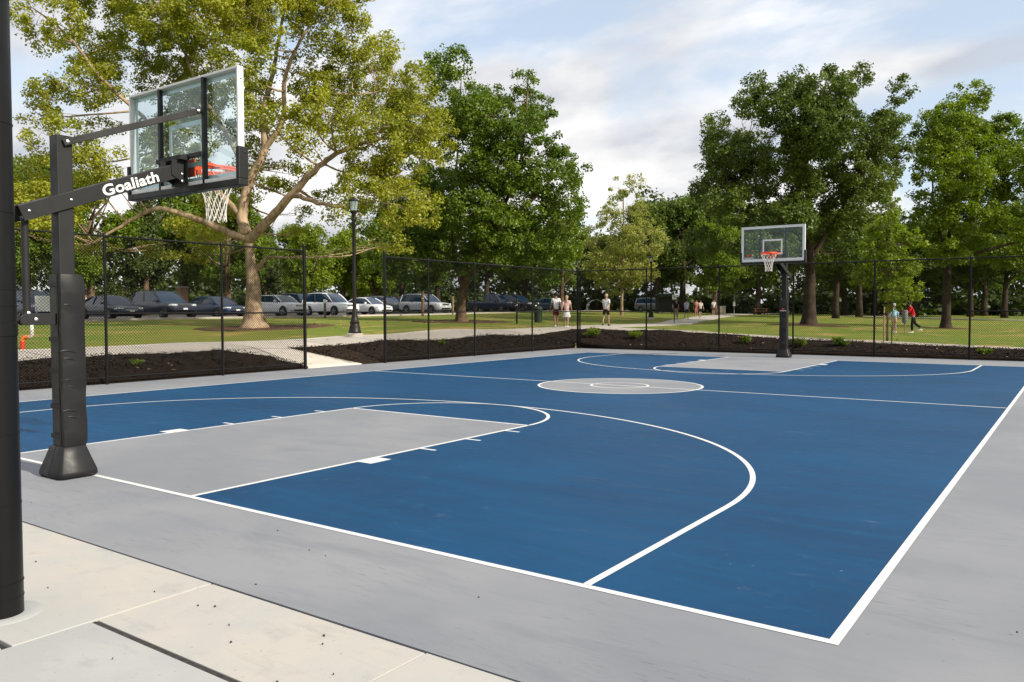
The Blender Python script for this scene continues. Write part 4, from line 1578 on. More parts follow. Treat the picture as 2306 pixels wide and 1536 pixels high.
tree('broad green tree with a straight dark trunk at the right edge behind the back fence', 'maple_tree', (2130, 740), 58,
     [(2130, 740), (2130, 690), (2132, 600), (2140, 500), (2150, 400), (2165, 300)],
     [dict(p=[(2132, 600, 0), (2190, 510, .5), (2260, 420, .8), (2310, 330, 1)], r=(.15, .03)),
      dict(p=[(2134, 580, 0), (2090, 490, -.6), (2080, 380, -.8)], r=(.13, .03)),
      dict(p=[(2132, 590, 0), (2220, 560, -1.4), (2300, 540, -2)], r=(.18, .04))],
     [(2170, 225, 44, 30), (2222, 232, 34, 34), (2112, 275, 42, 34), (2180, 288, 74, 44), (2100, 340, 60, 44), (2200, 350, 74, 46), (2290, 292, 52, 44), (2292, 370, 55, 52), (2112, 410, 64, 44), (2212, 430, 74, 46), (2300, 450, 55, 46), (2150, 490, 74, 40), (2252, 510, 74, 42), (2080, 520, 42, 36), (2180, 560, 84, 36), (2292, 570, 60, 36), (2350, 400, 50, 60), (2360, 520, 55, 50), (2110, 570, 40, 30), (2065, 305, 26, 28), (2145, 335, 55, 44), (2245, 300, 46, 40), (2075, 460, 46, 36), (2055, 395, 26, 36), (2175, 400, 62, 44), (2255, 385, 52, 46), (2140, 250, 36, 30)],
     M['leaf_mid'], M['bark_dark'], clus_r=0.56, dens=2.2, n_per=74, leaf=0.165, r0=0.31, seed=17, depth=0.6, flare=1.5)

tree('young yellow green tree tied to stakes in the mulch right of the far hoop', 'young_tree', (1998, 777), 33.2,
     [(1998, 777), (1998, 720), (2000, 640), (1998, 560), (1997, 480)],
     [dict(p=[(1999, 680, 0), (1970, 645, .2), (1950, 625, .3)], r=(.03, .01)), dict(p=[(1999, 670, 0), (2030, 630, -.2), (2050, 610, -.3)], r=(.03, .01))],
     [(1995, 478, 20, 22), (2002, 520, 42, 30), (1985, 565, 42, 34), (2030, 555, 30, 28), (2000, 615, 58, 34), (1958, 632, 34, 26), (2046, 618, 22, 20), (2005, 665, 48, 28), (1968, 605, 26, 22), (1992, 706, 18, 14, None, .7)],
     M['leaf_bright'], M['bark_mid'], clus_r=0.26, dens=2.3, n_per=40, leaf=0.105, r0=0.045, seed=21, depth=0.7, flare=1.2)

tree('pale olive young tree with a slim light trunk beyond the walking man', 'birch_tree', (1400, 709), 75,
     [(1400, 709), (1400, 680), (1402, 600), (1404, 520), (1402, 430)],
     [dict(p=[(1401, 640, 0), (1360, 600, .4), (1330, 570, .6)], r=(.09, .03)), dict(p=[(1402, 630, 0), (1440, 590, -.4), (1460, 560, -.6)], r=(.09, .03))],
     [(1392, 425, 38, 26, None, .7), (1422, 425, 26, 26, None, .7), (1400, 480, 55, 40, None, .85), (1368, 535, 58, 42), (1432, 545, 56, 46), (1390, 595, 84, 42), (1445, 618, 48, 32), (1345, 600, 42, 38), (1405, 640, 60, 22)],
     M['leaf_olive'], M['bark_syc'], clus_r=0.50, dens=0.95, n_per=52, leaf=0.17, r0=0.15, seed=25, depth=0.7, flare=1.3)


# ------------------------------------------------------------------ background trees and woodland
def proto_crown(seed, w, h0, h1, leafm, n_clus, n_per, leaf, cr, shape='round'):
    r = np.random.default_rng(seed)
    cen, rad, tone = [], [], []
    lobes = []
    for k in range(14):
        z = r.uniform(h0 + .8, h1 - .8)
        f = (z - h0) / (h1 - h0)
        prof = math.sin(PI * min(1, 0.12 + f * 0.9)) ** 0.7 if shape == 'round' else max(0.12, 1 - f)
        a = r.uniform(0, 2 * PI)
        q = w * prof * r.uniform(.3, .75)
        lobes.append((q * math.cos(a), q * math.sin(a), z, w * r.uniform(.28, .48) * (1 if shape == 'round' else max(.25, prof)), r.uniform(.2, .8)))
    while len(cen) < n_clus:
        l = lobes[r.integers(len(lobes))]
        v = r.normal(size=3)
        v /= np.linalg.norm(v)
        q = l[3] * (0.5 * r.uniform(0, 1) ** .4 + 0.5 * r.uniform(.7, 1.1))
        p = (l[0] + v[0] * q, l[1] + v[1] * q, l[2] + v[2] * q * .85)
        if p[2] < h0 or p[2] > h1 + .5:
            continue
        cen.append(p)
        rad.append(cr * r.uniform(.6, 1.2))
        tone.append(np.clip(l[4] + r.normal(0, .2), 0, 1))
    return leaves(cen, rad, n_per, leaf, seed + 1, leafm, 'crown', tone_c=tone)


def proto_trunk(seed, r0, h, forks=5, lean=0.3):
    rg = random.Random(seed)
    b = MB()
    x, y = 0, 0
    pts = []
    for i in range(8):
        pts.append((x, y, h * i / 7 - (0.3 if i == 0 else 0)))
        x += rg.gauss(0, lean * .12)
        y += rg.gauss(0, lean * .12)
    b.tube(pts, [r0 * 1.45, r0 * 1.02] + [r0 * (1 - .1 * k) for k in range(1, 7)], 12)
    return pts, b


def proto_branches(seed, pts, r0, reach, n=9):
    rg = random.Random(seed)
    b = MB()
    for k in range(n):
        p = Vector(pts[rg.randrange(3, 8)])
        a = rg.uniform(0, 2 * PI)
        e_ = p + Vector((math.cos(a) * reach * rg.uniform(.5, 1), math.sin(a) * reach * rg.uniform(.5, 1), reach * rg.uniform(.4, 1.1)))
        b.tube(curve_pts([p, p.lerp(e_, .5) + Vector((0, 0, -.1 * reach)), e_], 4), [r0 * .38 * (1 - .8 * i / 8) for i in range(9)], 6)
    return b


PROTO = {}
for key, (w, h0, h1, lm, nc, npr, lf, cr, shp, r0, hh, bk) in {
    'round_a': (3.6, 2.4, 11.0, 'leaf_mid', 470, 54, 0.22, 0.70, 'round', 0.30, 7.5, 'bark_mid'),
    'round_b': (4.4, 3.4, 13.0, 'leaf_dark', 560, 54, 0.24, 0.8, 'round', 0.36, 9.0, 'bark_dark'),
    'round_c': (4.0, 4.2, 12.5, 'leaf_oak', 500, 54, 0.24, 0.8, 'round', 0.32, 9.0, 'bark_dark'),
    'bright': (3.4, 1.6, 8.6, 'leaf_bright', 480, 56, 0.20, 0.6, 'round', 0.22, 5.0, 'bark_mid'),
    'conifer': (3.3, 0.4, 10.5, 'leaf_con', 560, 54, 0.20, 0.6, 'cone', 0.24, 9.0, 'bark_mid'),
}.items():
    sd = abs(hash(key)) % 1000 if False else sum(map(ord, key))
    pts, tb = proto_trunk(sd, r0, hh)
    PROTO[key] = (tb.mesh('trunk', M[bk], True, fix=True, angle=0), proto_branches(sd + 2, pts, r0, w * .75).mesh('branches', M[bk], True, fix=False, angle=0), proto_crown(sd, w, h0, h1, M[lm], nc, npr, lf, cr, shp))


def bg_tree(key, px, d, sc, label, rz=0.0, sxy=None, group='trees behind the park', name='background_tree', zs=None):
    g = at(px, 700, d)
    z = tz(g[0], g[1])
    R = empty(name, (g[0], g[1], z), rz, label, 'tree', group)
    R.scale = (sxy or sc, sxy or sc, zs or sc)
    t, b, c = PROTO[key]
    link('trunk', t, R)
    tag(link('branches', b, R), kind='stuff')
    link('crown', c, R)
    return R


BG = [
    ('round_b', 60, 62, 0.95, 'leafy tree behind the parked cars at the far left edge', 0.4),
    ('round_a', 207, 63, 1.0, 'tree with a pale trunk rising behind the dark sedan left of the large car', 1.4),
    ('conifer', 330, 66, 1.05, 'bushy dark evergreen behind the large dark car on the left', 2.4),
    ('round_c', 150, 72, 1.05, 'shaded tree behind the left parked cars, between two leafy ones', 0.9),
    ('round_b', 420, 74, 0.95, 'tall dark tree behind the parked cars left of the sycamore', 3.0),
    ('round_a', 512, 68, 0.95, 'tree with a bare lower trunk just left of the sycamore trunk', 5.0),
    ('conifer', 600, 80, .90, 'dark evergreen behind the white car right of the sycamore trunk', 1.1),
    ('bright', 700, 84, 1.02, 'sunlit bright green tree behind the white utility car at the gate opening', 0.6),
    ('bright', 775, 90, 1.06, 'bright green tree behind the lamp post at the gate opening', 2.6),
    ('bright', 845, 86, 0.86, 'smaller bright green tree right of the lamp post', 4.1),
    ('round_a', 650, 98, .95, 'distant tree with its top showing left of the gate opening', 3.7),
    ('round_c', 905, 92, 1.0, 'dark tree behind the silver parked car', 1.9),
    ('round_b', 985, 98, 1.0, 'dark tree behind the maple, above the silver car', 0.2),
    ('round_c', 1095, 88, 0.9, 'dark tree behind the pickup under the maple', 2.2),
    ('round_b', 1180, 96, .95, 'dark tree behind the black car right of the maple trunk', 4.4),
    ('round_a', 1265, 92, .92, 'green tree behind the walking couple', 0.1),
    ('round_c', 1345, 108, .85, 'dim tree left of the pale olive tree', 3.3),
    ('round_c', 1478, 104, 1.20, 'tall dim tree right of the pale olive tree', 1.0),
    ('round_b', 1535, 106, 1.18, 'tall dark tree above the walkers with their backs to the wood', 5.2),
    ('round_a', 1610, 88, .95, 'yellowish leafy tree behind the pole beside the path', 2.9),
    ('round_c', 1590, 112, 1.3, 'tall dark tree left of the far backboard', 0.5),
    ('round_b', 1705, 98, 1.0, 'dark trunked tree seen through the fence left of the far hoop', 4.8),
    ('round_c', 1882, 84, .95, 'slim dark tree just right of the big shade tree trunk', 2.0),
    ('round_b', 1902, 100, 1.0, 'dark tree standing second right of the big shade tree trunk', 0.8),
    ('round_c', 1935, 92, 1.0, 'dark tree third right of the big shade tree trunk', 3.9),
    ('round_b', 1968, 104, 1.0, 'dark tree behind the young staked tree', 5.6),
    ('round_c', 2060, 96, .95, 'dark tree behind the person in red', 1.7),
    ('round_b', 2105, 112, 1.05, 'dark tree just left of the right edge tree trunk', 0.3),
    ('round_c', 2185, 98, .95, 'shaded slim tree just right of the right edge tree trunk', 2.7),
    ('round_b', 2215, 106, 1.0, 'shaded tree second right of the right edge tree trunk', 4.0),
    ('round_c', 2262, 92, 1.0, 'dark tree close to the right border of the picture', 1.3),
    ('round_a', 2330, 80, 1.05, 'leafy tree cut by the right border of the picture', 3.4),
]
for key, px, d, sc, lab, rz in BG:
    bg_tree(key, px, d, sc, lab, rz)


def woodland():
    r = np.random.default_rng(77)
    topx = [-400, 560, 620, 780, 860, 900, 1290, 1320, 1420, 1450, 1600, 1650, 2700]
    topy = [470, 500, 545, 545, 540, 470, 470, 520, 520, 425, 420, 470, 470]
    boty = [716] * 13
    cen, rad, tone = [], [], []
    while len(cen) < 3400:
        px = r.uniform(-400, 2700)
        d = r.uniform(114, 150)
        ty, by = np.interp(px, topx, topy), np.interp(px, topx, boty)
        ty += 30 * mnoise.noise(Vector((px * .02, d * .05, 0)))
        py = ty + (by - ty) * r.uniform(0, 1) ** 0.75
        p = at(px, py, d)
        cen.append(tuple(p))
        rad.append(r.uniform(1.1, 2.2))
        tone.append(np.clip(.5 + .45 * mnoise.noise(Vector((px * .012, py * .012, d * .1))), 0, 1))
    for k in range(900):
        p = at(r.uniform(-300, 2600), r.uniform(668, 716), r.uniform(106, 116))
        cen.append(tuple(p))
        rad.append(r.uniform(.8, 1.3))
        tone.append(r.uniform(.1, .9))
    me = leaves(cen, rad, 44, 0.66, 5, M['leaf_wood'], 'woodland', tone_c=tone)
    tag(link('woodland', me), 'dense dark wood closing off the park behind all other trees', 'woodland', kind='stuff')


M['leaf_wood'] = leaf_mat('leaf_wood', (0.024, 0.046, 0.008), (0.075, 0.105, 0.018), 0.25)
woodland()


def litter():
    r = np.random.default_rng(31)
    sets = [(-22.5, 19.5, 6, 320), (-23, 35, 6, 220), (-7, 52, 7, 220), (0, 61, 6, 120), (-11, 8, 3, 60), (-11, 20, 4, 60), (-2, 28, 5, 90), (4, 28, 4, 60)]
    P = np.concatenate([np.stack([r.normal(x, sp * .6, n), r.normal(y, sp, n)], -1) for x, y, sp, n in sets])
    P = P[~((P[:, 0] > -10) & (P[:, 1] < 26.6))]
    z = terr(P) + 0.06 + r.uniform(0, .03, len(P)) + np.where((P[:, 0] > -12.1) & (P[:, 1] < 29.5), .05, 0)
    n = len(P)
    a = r.uniform(0, 2 * PI, n)
    sz = r.uniform(.03, .075, n)[:, None]
    u = np.stack([np.cos(a), np.sin(a), r.uniform(-.4, .4, n)], -1) * sz
    v = np.stack([-np.sin(a), np.cos(a), r.uniform(-.4, .4, n)], -1) * sz * .7
    c = np.column_stack([P, z])
    V = np.stack([c - u, c - v, c + u, c + v], 1).reshape(-1, 3)
    tag(link('fallen_leaves', quad_mesh('fallen_leaves', V, M['litter'])), 'dry tan leaves fallen on lawn and mulch', 'leaves', kind='stuff')


M['litter'] = simple('dry_leaf', (0.30, 0.19, 0.08), .8, col2=(.16, .09, .04), vscale=3)
litter()


# ------------------------------------------------------------------ shrubs and weeds in the mulch
def shrub(p, w, hgt, label, m, seed, n=14, leaf=0.07, tall=False):
    r = np.random.default_rng(seed)
    z = tz(p[0], p[1]) + 0.07
    R = empty('shrub', (p[0], p[1], z), 0, label, 'shrub', 'young shrubs in the mulch bed')
    b = MB()
    cen = []
    for k in range(n):
        a, q = r.uniform(0, 2 * PI), r.uniform(0, 1) ** .5
        e_ = Vector((math.cos(a) * w * q, math.sin(a) * w * q, hgt * r.uniform(.45, 1) * (1 - .35 * q)))
        b.tube([(0.02 * math.cos(a), .02 * math.sin(a), -.06), e_ * .5 + Vector((0, 0, .05)), e_], [0.008, .006, .003], 4, cap=False)
        cen.append(tuple(e_))
        cen.append(tuple(e_ * .7))
    tag(b.build('stems', M['bark_mid'], R, fix=False), kind='stuff')
    link('foliage', leaves(cen, [w * .42] * len(cen), 26, leaf, seed, m, 'foliage', up=.6), R)


for px, py, Y, w, hg, lab, m, sd in ((1333, 762, 27.6, .33, .52, 'round bright green shrub nearest the fence corner', 'leaf_bright', 1), (1432, 760, 27.9, .27, .40, 'round green shrub second from the fence corner', 'leaf_bright', 2),
                                     (1677, 776, 27.7, .28, .34, 'low spreading shrub left of the far hoop pole', 'leaf_mid', 3), (1800, 776, 27.5, .27, .38, 'low green shrub just right of the far hoop pole', 'leaf_mid', 4), (1893, 778, 27.9, .30, .40, 'dark tufted shrub between far hoop and young tree', 'leaf_dark', 5),
                                     (2215, 793, 27.4, .22, .18, 'flat weedy plant in the mulch near the right edge', 'leaf_mid', 6)):
    q = on_y(px, py, Y)
    shrub((q[0], q[1]), w, hg, lab, M[m], sd)
q = on_x(310, 815, -10.9)
shrub((q[0], q[1]), .20, .16, 'pale weedy tuft in the mulch left of the gate opening', M['leaf_mid'], 9, n=5, leaf=.04)
q = on_x(996, 770, -11.0)
shrub((q[0], q[1]), .12, .34, 'small upright sprig in the mulch behind the far left fence', M['leaf_bright'], 10, n=5, leaf=.06)


# ------------------------------------------------------------------ cars
def car(loc, rz, label, paint, L_=4.7, W_=1.85, H_=1.46, kind='sedan', group='cars parked along the grass'):
    """local +x is forward"""
    R = empty('parked_car', loc, rz, label, 'car', group)
    tall = kind in ('suv', 'pickup', 'jeep')
    gc = 0.24 if tall else 0.17
    belt = 1.02 if tall else 0.90
    if kind == 'suv':
        belt = 1.06
    hood = belt - (0.02 if tall else 0.05)
    hw = W_ / 2
    # body: stations from tail to nose: (x fraction, half width factor, bottom, top)
    if kind == 'sedan':
        st = [(0.0, .78, .42, .70), (.015, .90, .34, .86), (.06, .97, .25, .93), (.18, 1.0, gc, .95), (.34, 1.0, gc, .93), (.55, 1.0, gc, .91), (.70, 1.0, gc, .89), (.80, .99, gc, .84), (.90, .96, gc + .02, .78), (.965, .90, .24, .70), (.99, .80, .30, .62), (1.0, .70, .38, .54)]
    elif kind == 'pickup':
        st = [(0.0, .90, .50, .98), (.01, .96, .42, 1.06), (.05, 1.0, .34, 1.08), (.2, 1.0, .30, 1.08), (.38, 1.0, .28, 1.08), (.55, 1.0, .28, 1.08), (.72, 1.0, .28, 1.08), (.82, .99, .28, 1.06), (.92, .97, .30, 1.02), (.97, .93, .34, .97), (.99, .86, .40, .90), (1.0, .80, .46, .82)]
    else:
        st = [(0.0, .84, .46, .92), (.015, .94, .36, 1.04), (.06, .99, .30, 1.08), (.2, 1.0, gc, 1.08), (.38, 1.0, gc, 1.06), (.55, 1.0, gc, 1.04), (.68, 1.0, gc, 1.03), (.78, .99, gc, 1.01), (.88, .97, gc + .02, .97), (.955, .92, .28, .90), (.985, .84, .34, .80), (1.0, .76, .42, .70)]
    b = MB()
    rings = []
    for fx, fw, zb, zt in st:
        x = (fx - .5) * L_
        w = hw * fw
        half = [(w * .82, zb), (w * .96, zb + .05), (w, zb + (zt - zb) * .35), (w * .995, zb + (zt - zb) * .62), (w * .965, zb + (zt - zb) * .86), (w * .90, zt - .012), (w * .55, zt + .012)]
        ring = [(x, y, z) for y, z in half] + [(x, 0, zt + .022)] + [(x, -y, z) for y, z in reversed(half)] + [(x, 0, zb)]
        rings.append(ring)
    b.loft(rings)
    body = b.build('body', paint, R, smooth=True, angle=38)
    # greenhouse: sections along the car, glass below and paint on the roof
    if kind == 'sedan':
        hb_ = .90
        prof = [(-.44, 0), (-.38, .36), (-.30, .74), (-.22, .94), (-.12, 1.0), (-.02, 1.0), (.06, .93), (.14, .66), (.21, .32), (.265, 0)]
        rf = (-.225, .065)
    elif kind == 'pickup':
        hb_ = 1.06
        prof = [(-.125, 0), (-.115, .60), (-.10, .93), (-.06, 1.0), (.03, 1.0), (.10, .94), (.16, .62), (.215, .28), (.25, 0)]
        rf = (-.11, .105)
    else:
        hb_ = 1.05
        prof = [(-.49, 0), (-.475, .45), (-.45, .85), (-.40, .96), (-.25, 1.0), (-.08, 1.0), (.04, .93), (.12, .64), (.18, .32), (.235, 0)]
        rf = (-.455, .045)
    wb, wr = hw * .90, hw * .68
    hg = H_ - hb_
    rings = []
    for fx, f in prof:
        x, z = fx * L_, hb_ - .03 + (hg + .03) * f
        wt = wb - (wb - wr) * f
        edge = 0.90 if fx in (prof[0][0], prof[-1][0]) else 1.0
        half = [(wb * edge, hb_ - .035), (wb * edge - (wb * edge - wt) * .45, hb_ - .03 + (z - hb_) * .52), (wt, z - .055 * f), (wt * .86, z - .014 * f), (wt * .45, z + .002)]
        rings.append([(x, y, q) for y, q in half] + [(x, 0, z + .006)] + [(x, -y, q) for y, q in reversed(half)])
    gl, rf_ = MB(), MB()
    nn = len(rings[0])
    for i in range(len(rings) - 1):
        top = rf[0] - .001 <= prof[i][0] and prof[i + 1][0] <= rf[1] + .001
        for k in range(nn - 1):
            quad = [rings[i][k], rings[i][k + 1], rings[i + 1][k + 1], rings[i + 1][k]]
            (rf_ if (top and 2 <= k <= nn - 4) else gl).add(quad, [(0, 1, 2, 3)])

    def weld(mb_):
        bm_ = bmesh.new()
        me_ = mb_.mesh('t', M['trim'], fix=False)
        bm_.from_mesh(me_)
        bmesh.ops.remove_doubles(bm_, verts=bm_.verts, dist=.0005)
        bmesh.ops.recalc_face_normals(bm_, faces=bm_.faces)
        if sum(f.normal.z for f in bm_.faces) < 0:
            bmesh.ops.reverse_faces(bm_, faces=bm_.faces)
        bm_.to_mesh(me_)
        bm_.free()
        me_.polygons.foreach_set('use_smooth', [True] * len(me_.polygons))
        me_.materials.clear()
        return me_
    me_ = weld(gl)
    me_.materials.append(M['car_glass'])
    cab = link('windows', me_, R)
    me_ = weld(rf_)
    me_.materials.append(paint)
    roof = link('roof', me_, R)
    xs = [prof[0][0] * L_, rf[0] * L_, rf[1] * L_, prof[-1][0] * L_]
    low = [(xs[0], wb * .86), (xs[0] + .12, wb), (xs[3] - .35, wb), (xs[3] - .02, wb * .90)]
    up_ = [(xs[1], wr * .95), (xs[1] + .10, wr), (xs[2] - .14, wr), (xs[2], wr * .98)]
    # pillars
    ends = [(0, 0), (1, 1), (2, 2), (3, 3)]
    for s in (-1, 1):
        for i, (lx, ux, th) in enumerate(((low[3], up_[3], .045), (low[2], up_[2], .0), (low[1], up_[1], .05))):
            if th == 0:
                lx = ((low[1][0] + low[2][0]) / 2, wb)
                ux = ((up_[1][0] + up_[2][0]) / 2, wr)
                th = .04
            b = MB()
            b.tube([(lx[0], s * (lx[1] + .004), hb_ - .05), ((lx[0] + ux[0]) / 2, s * ((lx[1] + ux[1]) / 2 + .020), (hb_ + H_) / 2 - .0), (ux[0], s * (ux[1] + .006), H_ - .07)], th, 6)
            b.build('pillar', paint if i != 1 else M['trim'], cab, smooth=True)
        if kind == 'suv':
            b = MB()
            b.tube([(xs[1] + .1, s * wr * .96, H_ + .02), (xs[1] + .3, s * wr * .96, H_ + .05), (xs[2] - .3, s * wr * .96, H_ + .05), (xs[2] - .1, s * wr * .96, H_ + .01)], .018, 6)
            b.build('roof_rail', M['trim'], roof, smooth=True)
    # wheels, arches
    wr_ = 0.36 if tall else 0.32
    for fx in (-.29, .31):
        for s in (-1, 1):
            x = fx * L_
            b = MB()
            b.lathe([(.02, 0), (wr_ + .055, 0), (wr_ + .06, .012), (wr_ + .035, .02), (wr_ + .03, .004), (.02, .004)], 24, (x, s * hw * 1.0 - (.008 if s > 0 else .012), wr_ + .01), 'y')
            b.build('wheel_arch', M['trim'], body)
            wl = empty('wheel', (x, s * (hw - .055), wr_))
            wl.parent = R
            b = MB()
            b.lathe([(wr_ * .62, -.10), (wr_ * .92, -.11), (wr_, -.08), (wr_, .08), (wr_ * .92, .11), (wr_ * .62, .10)], 24, (0, 0, 0), 'y', closed=True)
            b.build('tyre', M['tyre'], wl, smooth=True)
            b = MB()
            b.lathe([(wr_ * .60, .085), (wr_ * .64, .105), (wr_ * .64, .085)], 24, (0, 0, 0), 'y', closed=True) if s > 0 else b.lathe([(wr_ * .60, -.085), (wr_ * .64, -.105), (wr_ * .64, -.085)], 24, (0, 0, 0), 'y', closed=True)
            for k in range(5):
                a = 2 * PI * k / 5 + .3
                b.box((wr_ * .32 * math.cos(a), s * .085, wr_ * .32 * math.sin(a)), (wr_ * .62, .03, wr_ * .17), Matrix.Rotation(-a, 3, 'Y'))
            b.lathe([(.01, s * .07), (.05, s * .10), (.055, s * .08)], 10, (0, 0, 0), 'y')
            b.build('rim', M['rim_metal'], wl)
    # nose: headlamps, grille, bumper, plate; tail lamps; mirrors; handles; sills
    nx = L_ / 2
    zt = st[-3][3]
    for s in (-1, 1):
        b = MB()
        hl = [(nx - .10, s * hw * .50), (nx - .17, s * hw * .80), (nx - .42, s * hw * .935)]
        zc = zt - .07
        rings = []
        for i, (x, y) in enumerate(hl):
            t_ = (.055, .075, .03)[i]
            o_ = (.05, .045, .03)[i]
            rings.append([(x + o_, y + s * o_ * .5, zc - t_), (x + o_ * 1.3, y + s * o_ * .7, zc), (x + o_, y + s * o_ * .5, zc + t_), (x - .06, y - s * .03, zc + t_), (x - .06, y - s * .03, zc - t_)])
        b.loft(rings)
        b.build('headlight', M['lamp_lens'], R, smooth=True, angle=50)
        b = MB()
        b.box((-nx + .05, s * hw * .70, st[1][3] - .10), (.12, hw * .42, .16))
        b.build('tail_light', M['tail_lens'], R, bevel=.02)
        b = MB()
        b.loft([[(xs[3] - .52 + dx, s * (wb + o_), belt + .06 + dz_) for dx, dz_ in ((-.05, -.06), (.06, -.05), (.05, .07), (-.05, .08))] for o_ in (.02, .10, .20)])
        b.build('mirror', paint, R, bevel=.015)
        for x in (-.02, -.24):
            b = MB()
            b.box((x * L_, s * (hw * .985), belt - .14), (.20, .03, .035))
            b.build('door_handle', paint, body, bevel=.008)
        b = MB()
        b.box((.01 * L_, s * (hw * .955), gc + .05), (L_ * .40, .05, .10))
        b.build('sill', M['trim'], body, bevel=.01)
    b = MB()
    b.box((nx - .035, 0, zt - .12), (.06, hw * .86, .17 if tall else .10))
    gr = b.build('grille', M['trim'], R, bevel=.015)
    for k in range(3 if tall else 2):
        b = MB()
        b.box((nx + .0, 0, zt - .165 + k * .05), (.03, hw * .82, .014))
        b.build('grille_bar', M['chrome'], gr)
    b = MB()
    b.box((nx - .05, 0, .38 if not tall else .46), (.10, hw * 1.30, .13))
    b.build('lower_intake', M['trim'], R, bevel=.02)
    b = MB()
    b.box((nx + .01, 0, .50 if not tall else .60), (.015, .30, .10))
    b.build('number_plate', M['sign_white'], R, bevel=.004)
    if kind == 'pickup':
        b = MB()
        b.box((-.30 * L_, 0, 1.095), (.36 * L_, hw * 1.70, .03))
        b.build('bed_cover', M['trim'], R, bevel=.01)
    return R


PT = {k: car_paint('paint_' + k, c) for k, c in dict(navy=(.012, .028, .075), black=(.010, .010, .012), charcoal=(.018, .024, .045), blueblack=(.008, .018, .045), white=(.70, .71, .72), silver=(.42, .44, .46), grey=(.12, .13, .145), maroon=(.10, .012, .014), bluegrey=(.05, .075, .11)).items()}


def park(px, lab, paint, kind, X=-40.2, dims=None, rz=0.0, py=712):
    d = ray(px, 700)
    P = CP + d * ((X - CP[0]) / d[0])
    L_, W_, H_ = dims or {'sedan': (4.75, 1.84, 1.45), 'suv': (4.75, 1.92, 1.74), 'pickup': (5.5, 1.98, 1.85)}[kind]
    car((P[0], P[1], tz(P[0], P[1]) + .035), rz, lab, PT[paint], L_, W_, H_, kind)


park(72, 'dark blue utility car parked furthest left behind the thin adjuster tube', 'navy', 'suv')
park(130, 'pale blue car parked right behind the near hoop pole at the left', 'bluegrey', 'suv', X=-46.5)
park(250, 'dark navy sedan parked right of the near hoop pole', 'blueblack', 'sedan')
park(368, 'large dark sport utility car with a bright grille left of the sycamore', 'charcoal', 'suv', dims=(4.95, 1.98, 1.76))
park(487, 'dark blue sedan parked just left of the sycamore trunk', 'navy', 'sedan', dims=(4.85, 1.86, 1.45))
park(632, 'white car parked just right of the sycamore trunk', 'white', 'suv', dims=(4.5, 1.84, 1.58))
park(678, 'black boxy car parked behind the two white ones left of the gate opening', 'black', 'suv', X=-46.2, dims=(4.7, 1.95, 1.85))
park(744, 'white sport utility car seen through the gate opening', 'white', 'suv', dims=(4.9, 1.98, 1.80))
park(828, 'small white sedan parked behind the lamp post', 'white', 'sedan', dims=(4.45, 1.78, 1.44))
park(868, 'grey wagon parked behind the small white sedan', 'grey', 'suv', X=-45.5, dims=(4.7, 1.88, 1.62))
park(920, 'dark red car parked behind the silver one', 'maroon', 'suv', X=-45.5, dims=(4.4, 1.86, 1.6))
park(958, 'silver sport utility car parked left of the maple trunk', 'silver', 'suv', dims=(4.9, 1.95, 1.78))
park(1112, 'dark pickup truck parked right of the maple trunk', 'blueblack', 'pickup', X=-41)
park(1165, 'black sport utility car parked right of the pickup truck', 'black', 'suv', X=-41)
park(1238, 'blue grey car parked beyond the walking couple', 'bluegrey', 'sedan', X=-41)
park(1475, 'grey parked car far behind the pale olive tree', 'grey', 'suv', X=-34)


# ------------------------------------------------------------------ people
def skin_mesh(name, verts, edges, radii, mats, root=0, sub=1):
    me = bpy.data.meshes.new(name)
    me.from_pydata([tuple(v) for v in verts], edges, [])
    o = bpy.data.objects.new(name, me)
    COL.objects.link(o)
    mo = o.modifiers.new('skin', 'SKIN')
    mo.use_smooth_shade = True
    o.modifiers.new('sub', 'SUBSURF').levels = sub
    o.modifiers['sub'].render_levels = sub
    for i, sv in enumerate(me.skin_vertices[0].data):
        q = radii[i]
        sv.radius = q if hasattr(q, '__len__') else (q, q)
        sv.use_root = (i == root)
    dg = bpy.context.evaluated_depsgraph_get()
    nm = bpy.data.meshes.new_from_object(o.evaluated_get(dg))
    bpy.data.objects.remove(o)
    bpy.data.meshes.remove(me)
    nm.name = name
    nm.materials.clear()
    for m in (mats if isinstance(mats, (list, tuple)) else [mats]):
        nm.materials.append(m)
    nm.polygons.foreach_set('use_smooth', [True] * len(nm.polygons))
    return nm


SK = simple('skin_light', (0.38, 0.235, 0.175), 0.6, spec=0.3)
SKT = simple('skin_tan', (0.27, 0.15, 0.10), 0.6, spec=0.3)


def cloth(name, c, c2=None, scale=20):
    return simple('cloth_' + name, c, 0.85, spec=0.15, col2=c2, vscale=scale, bmp=.15, bscale=30)


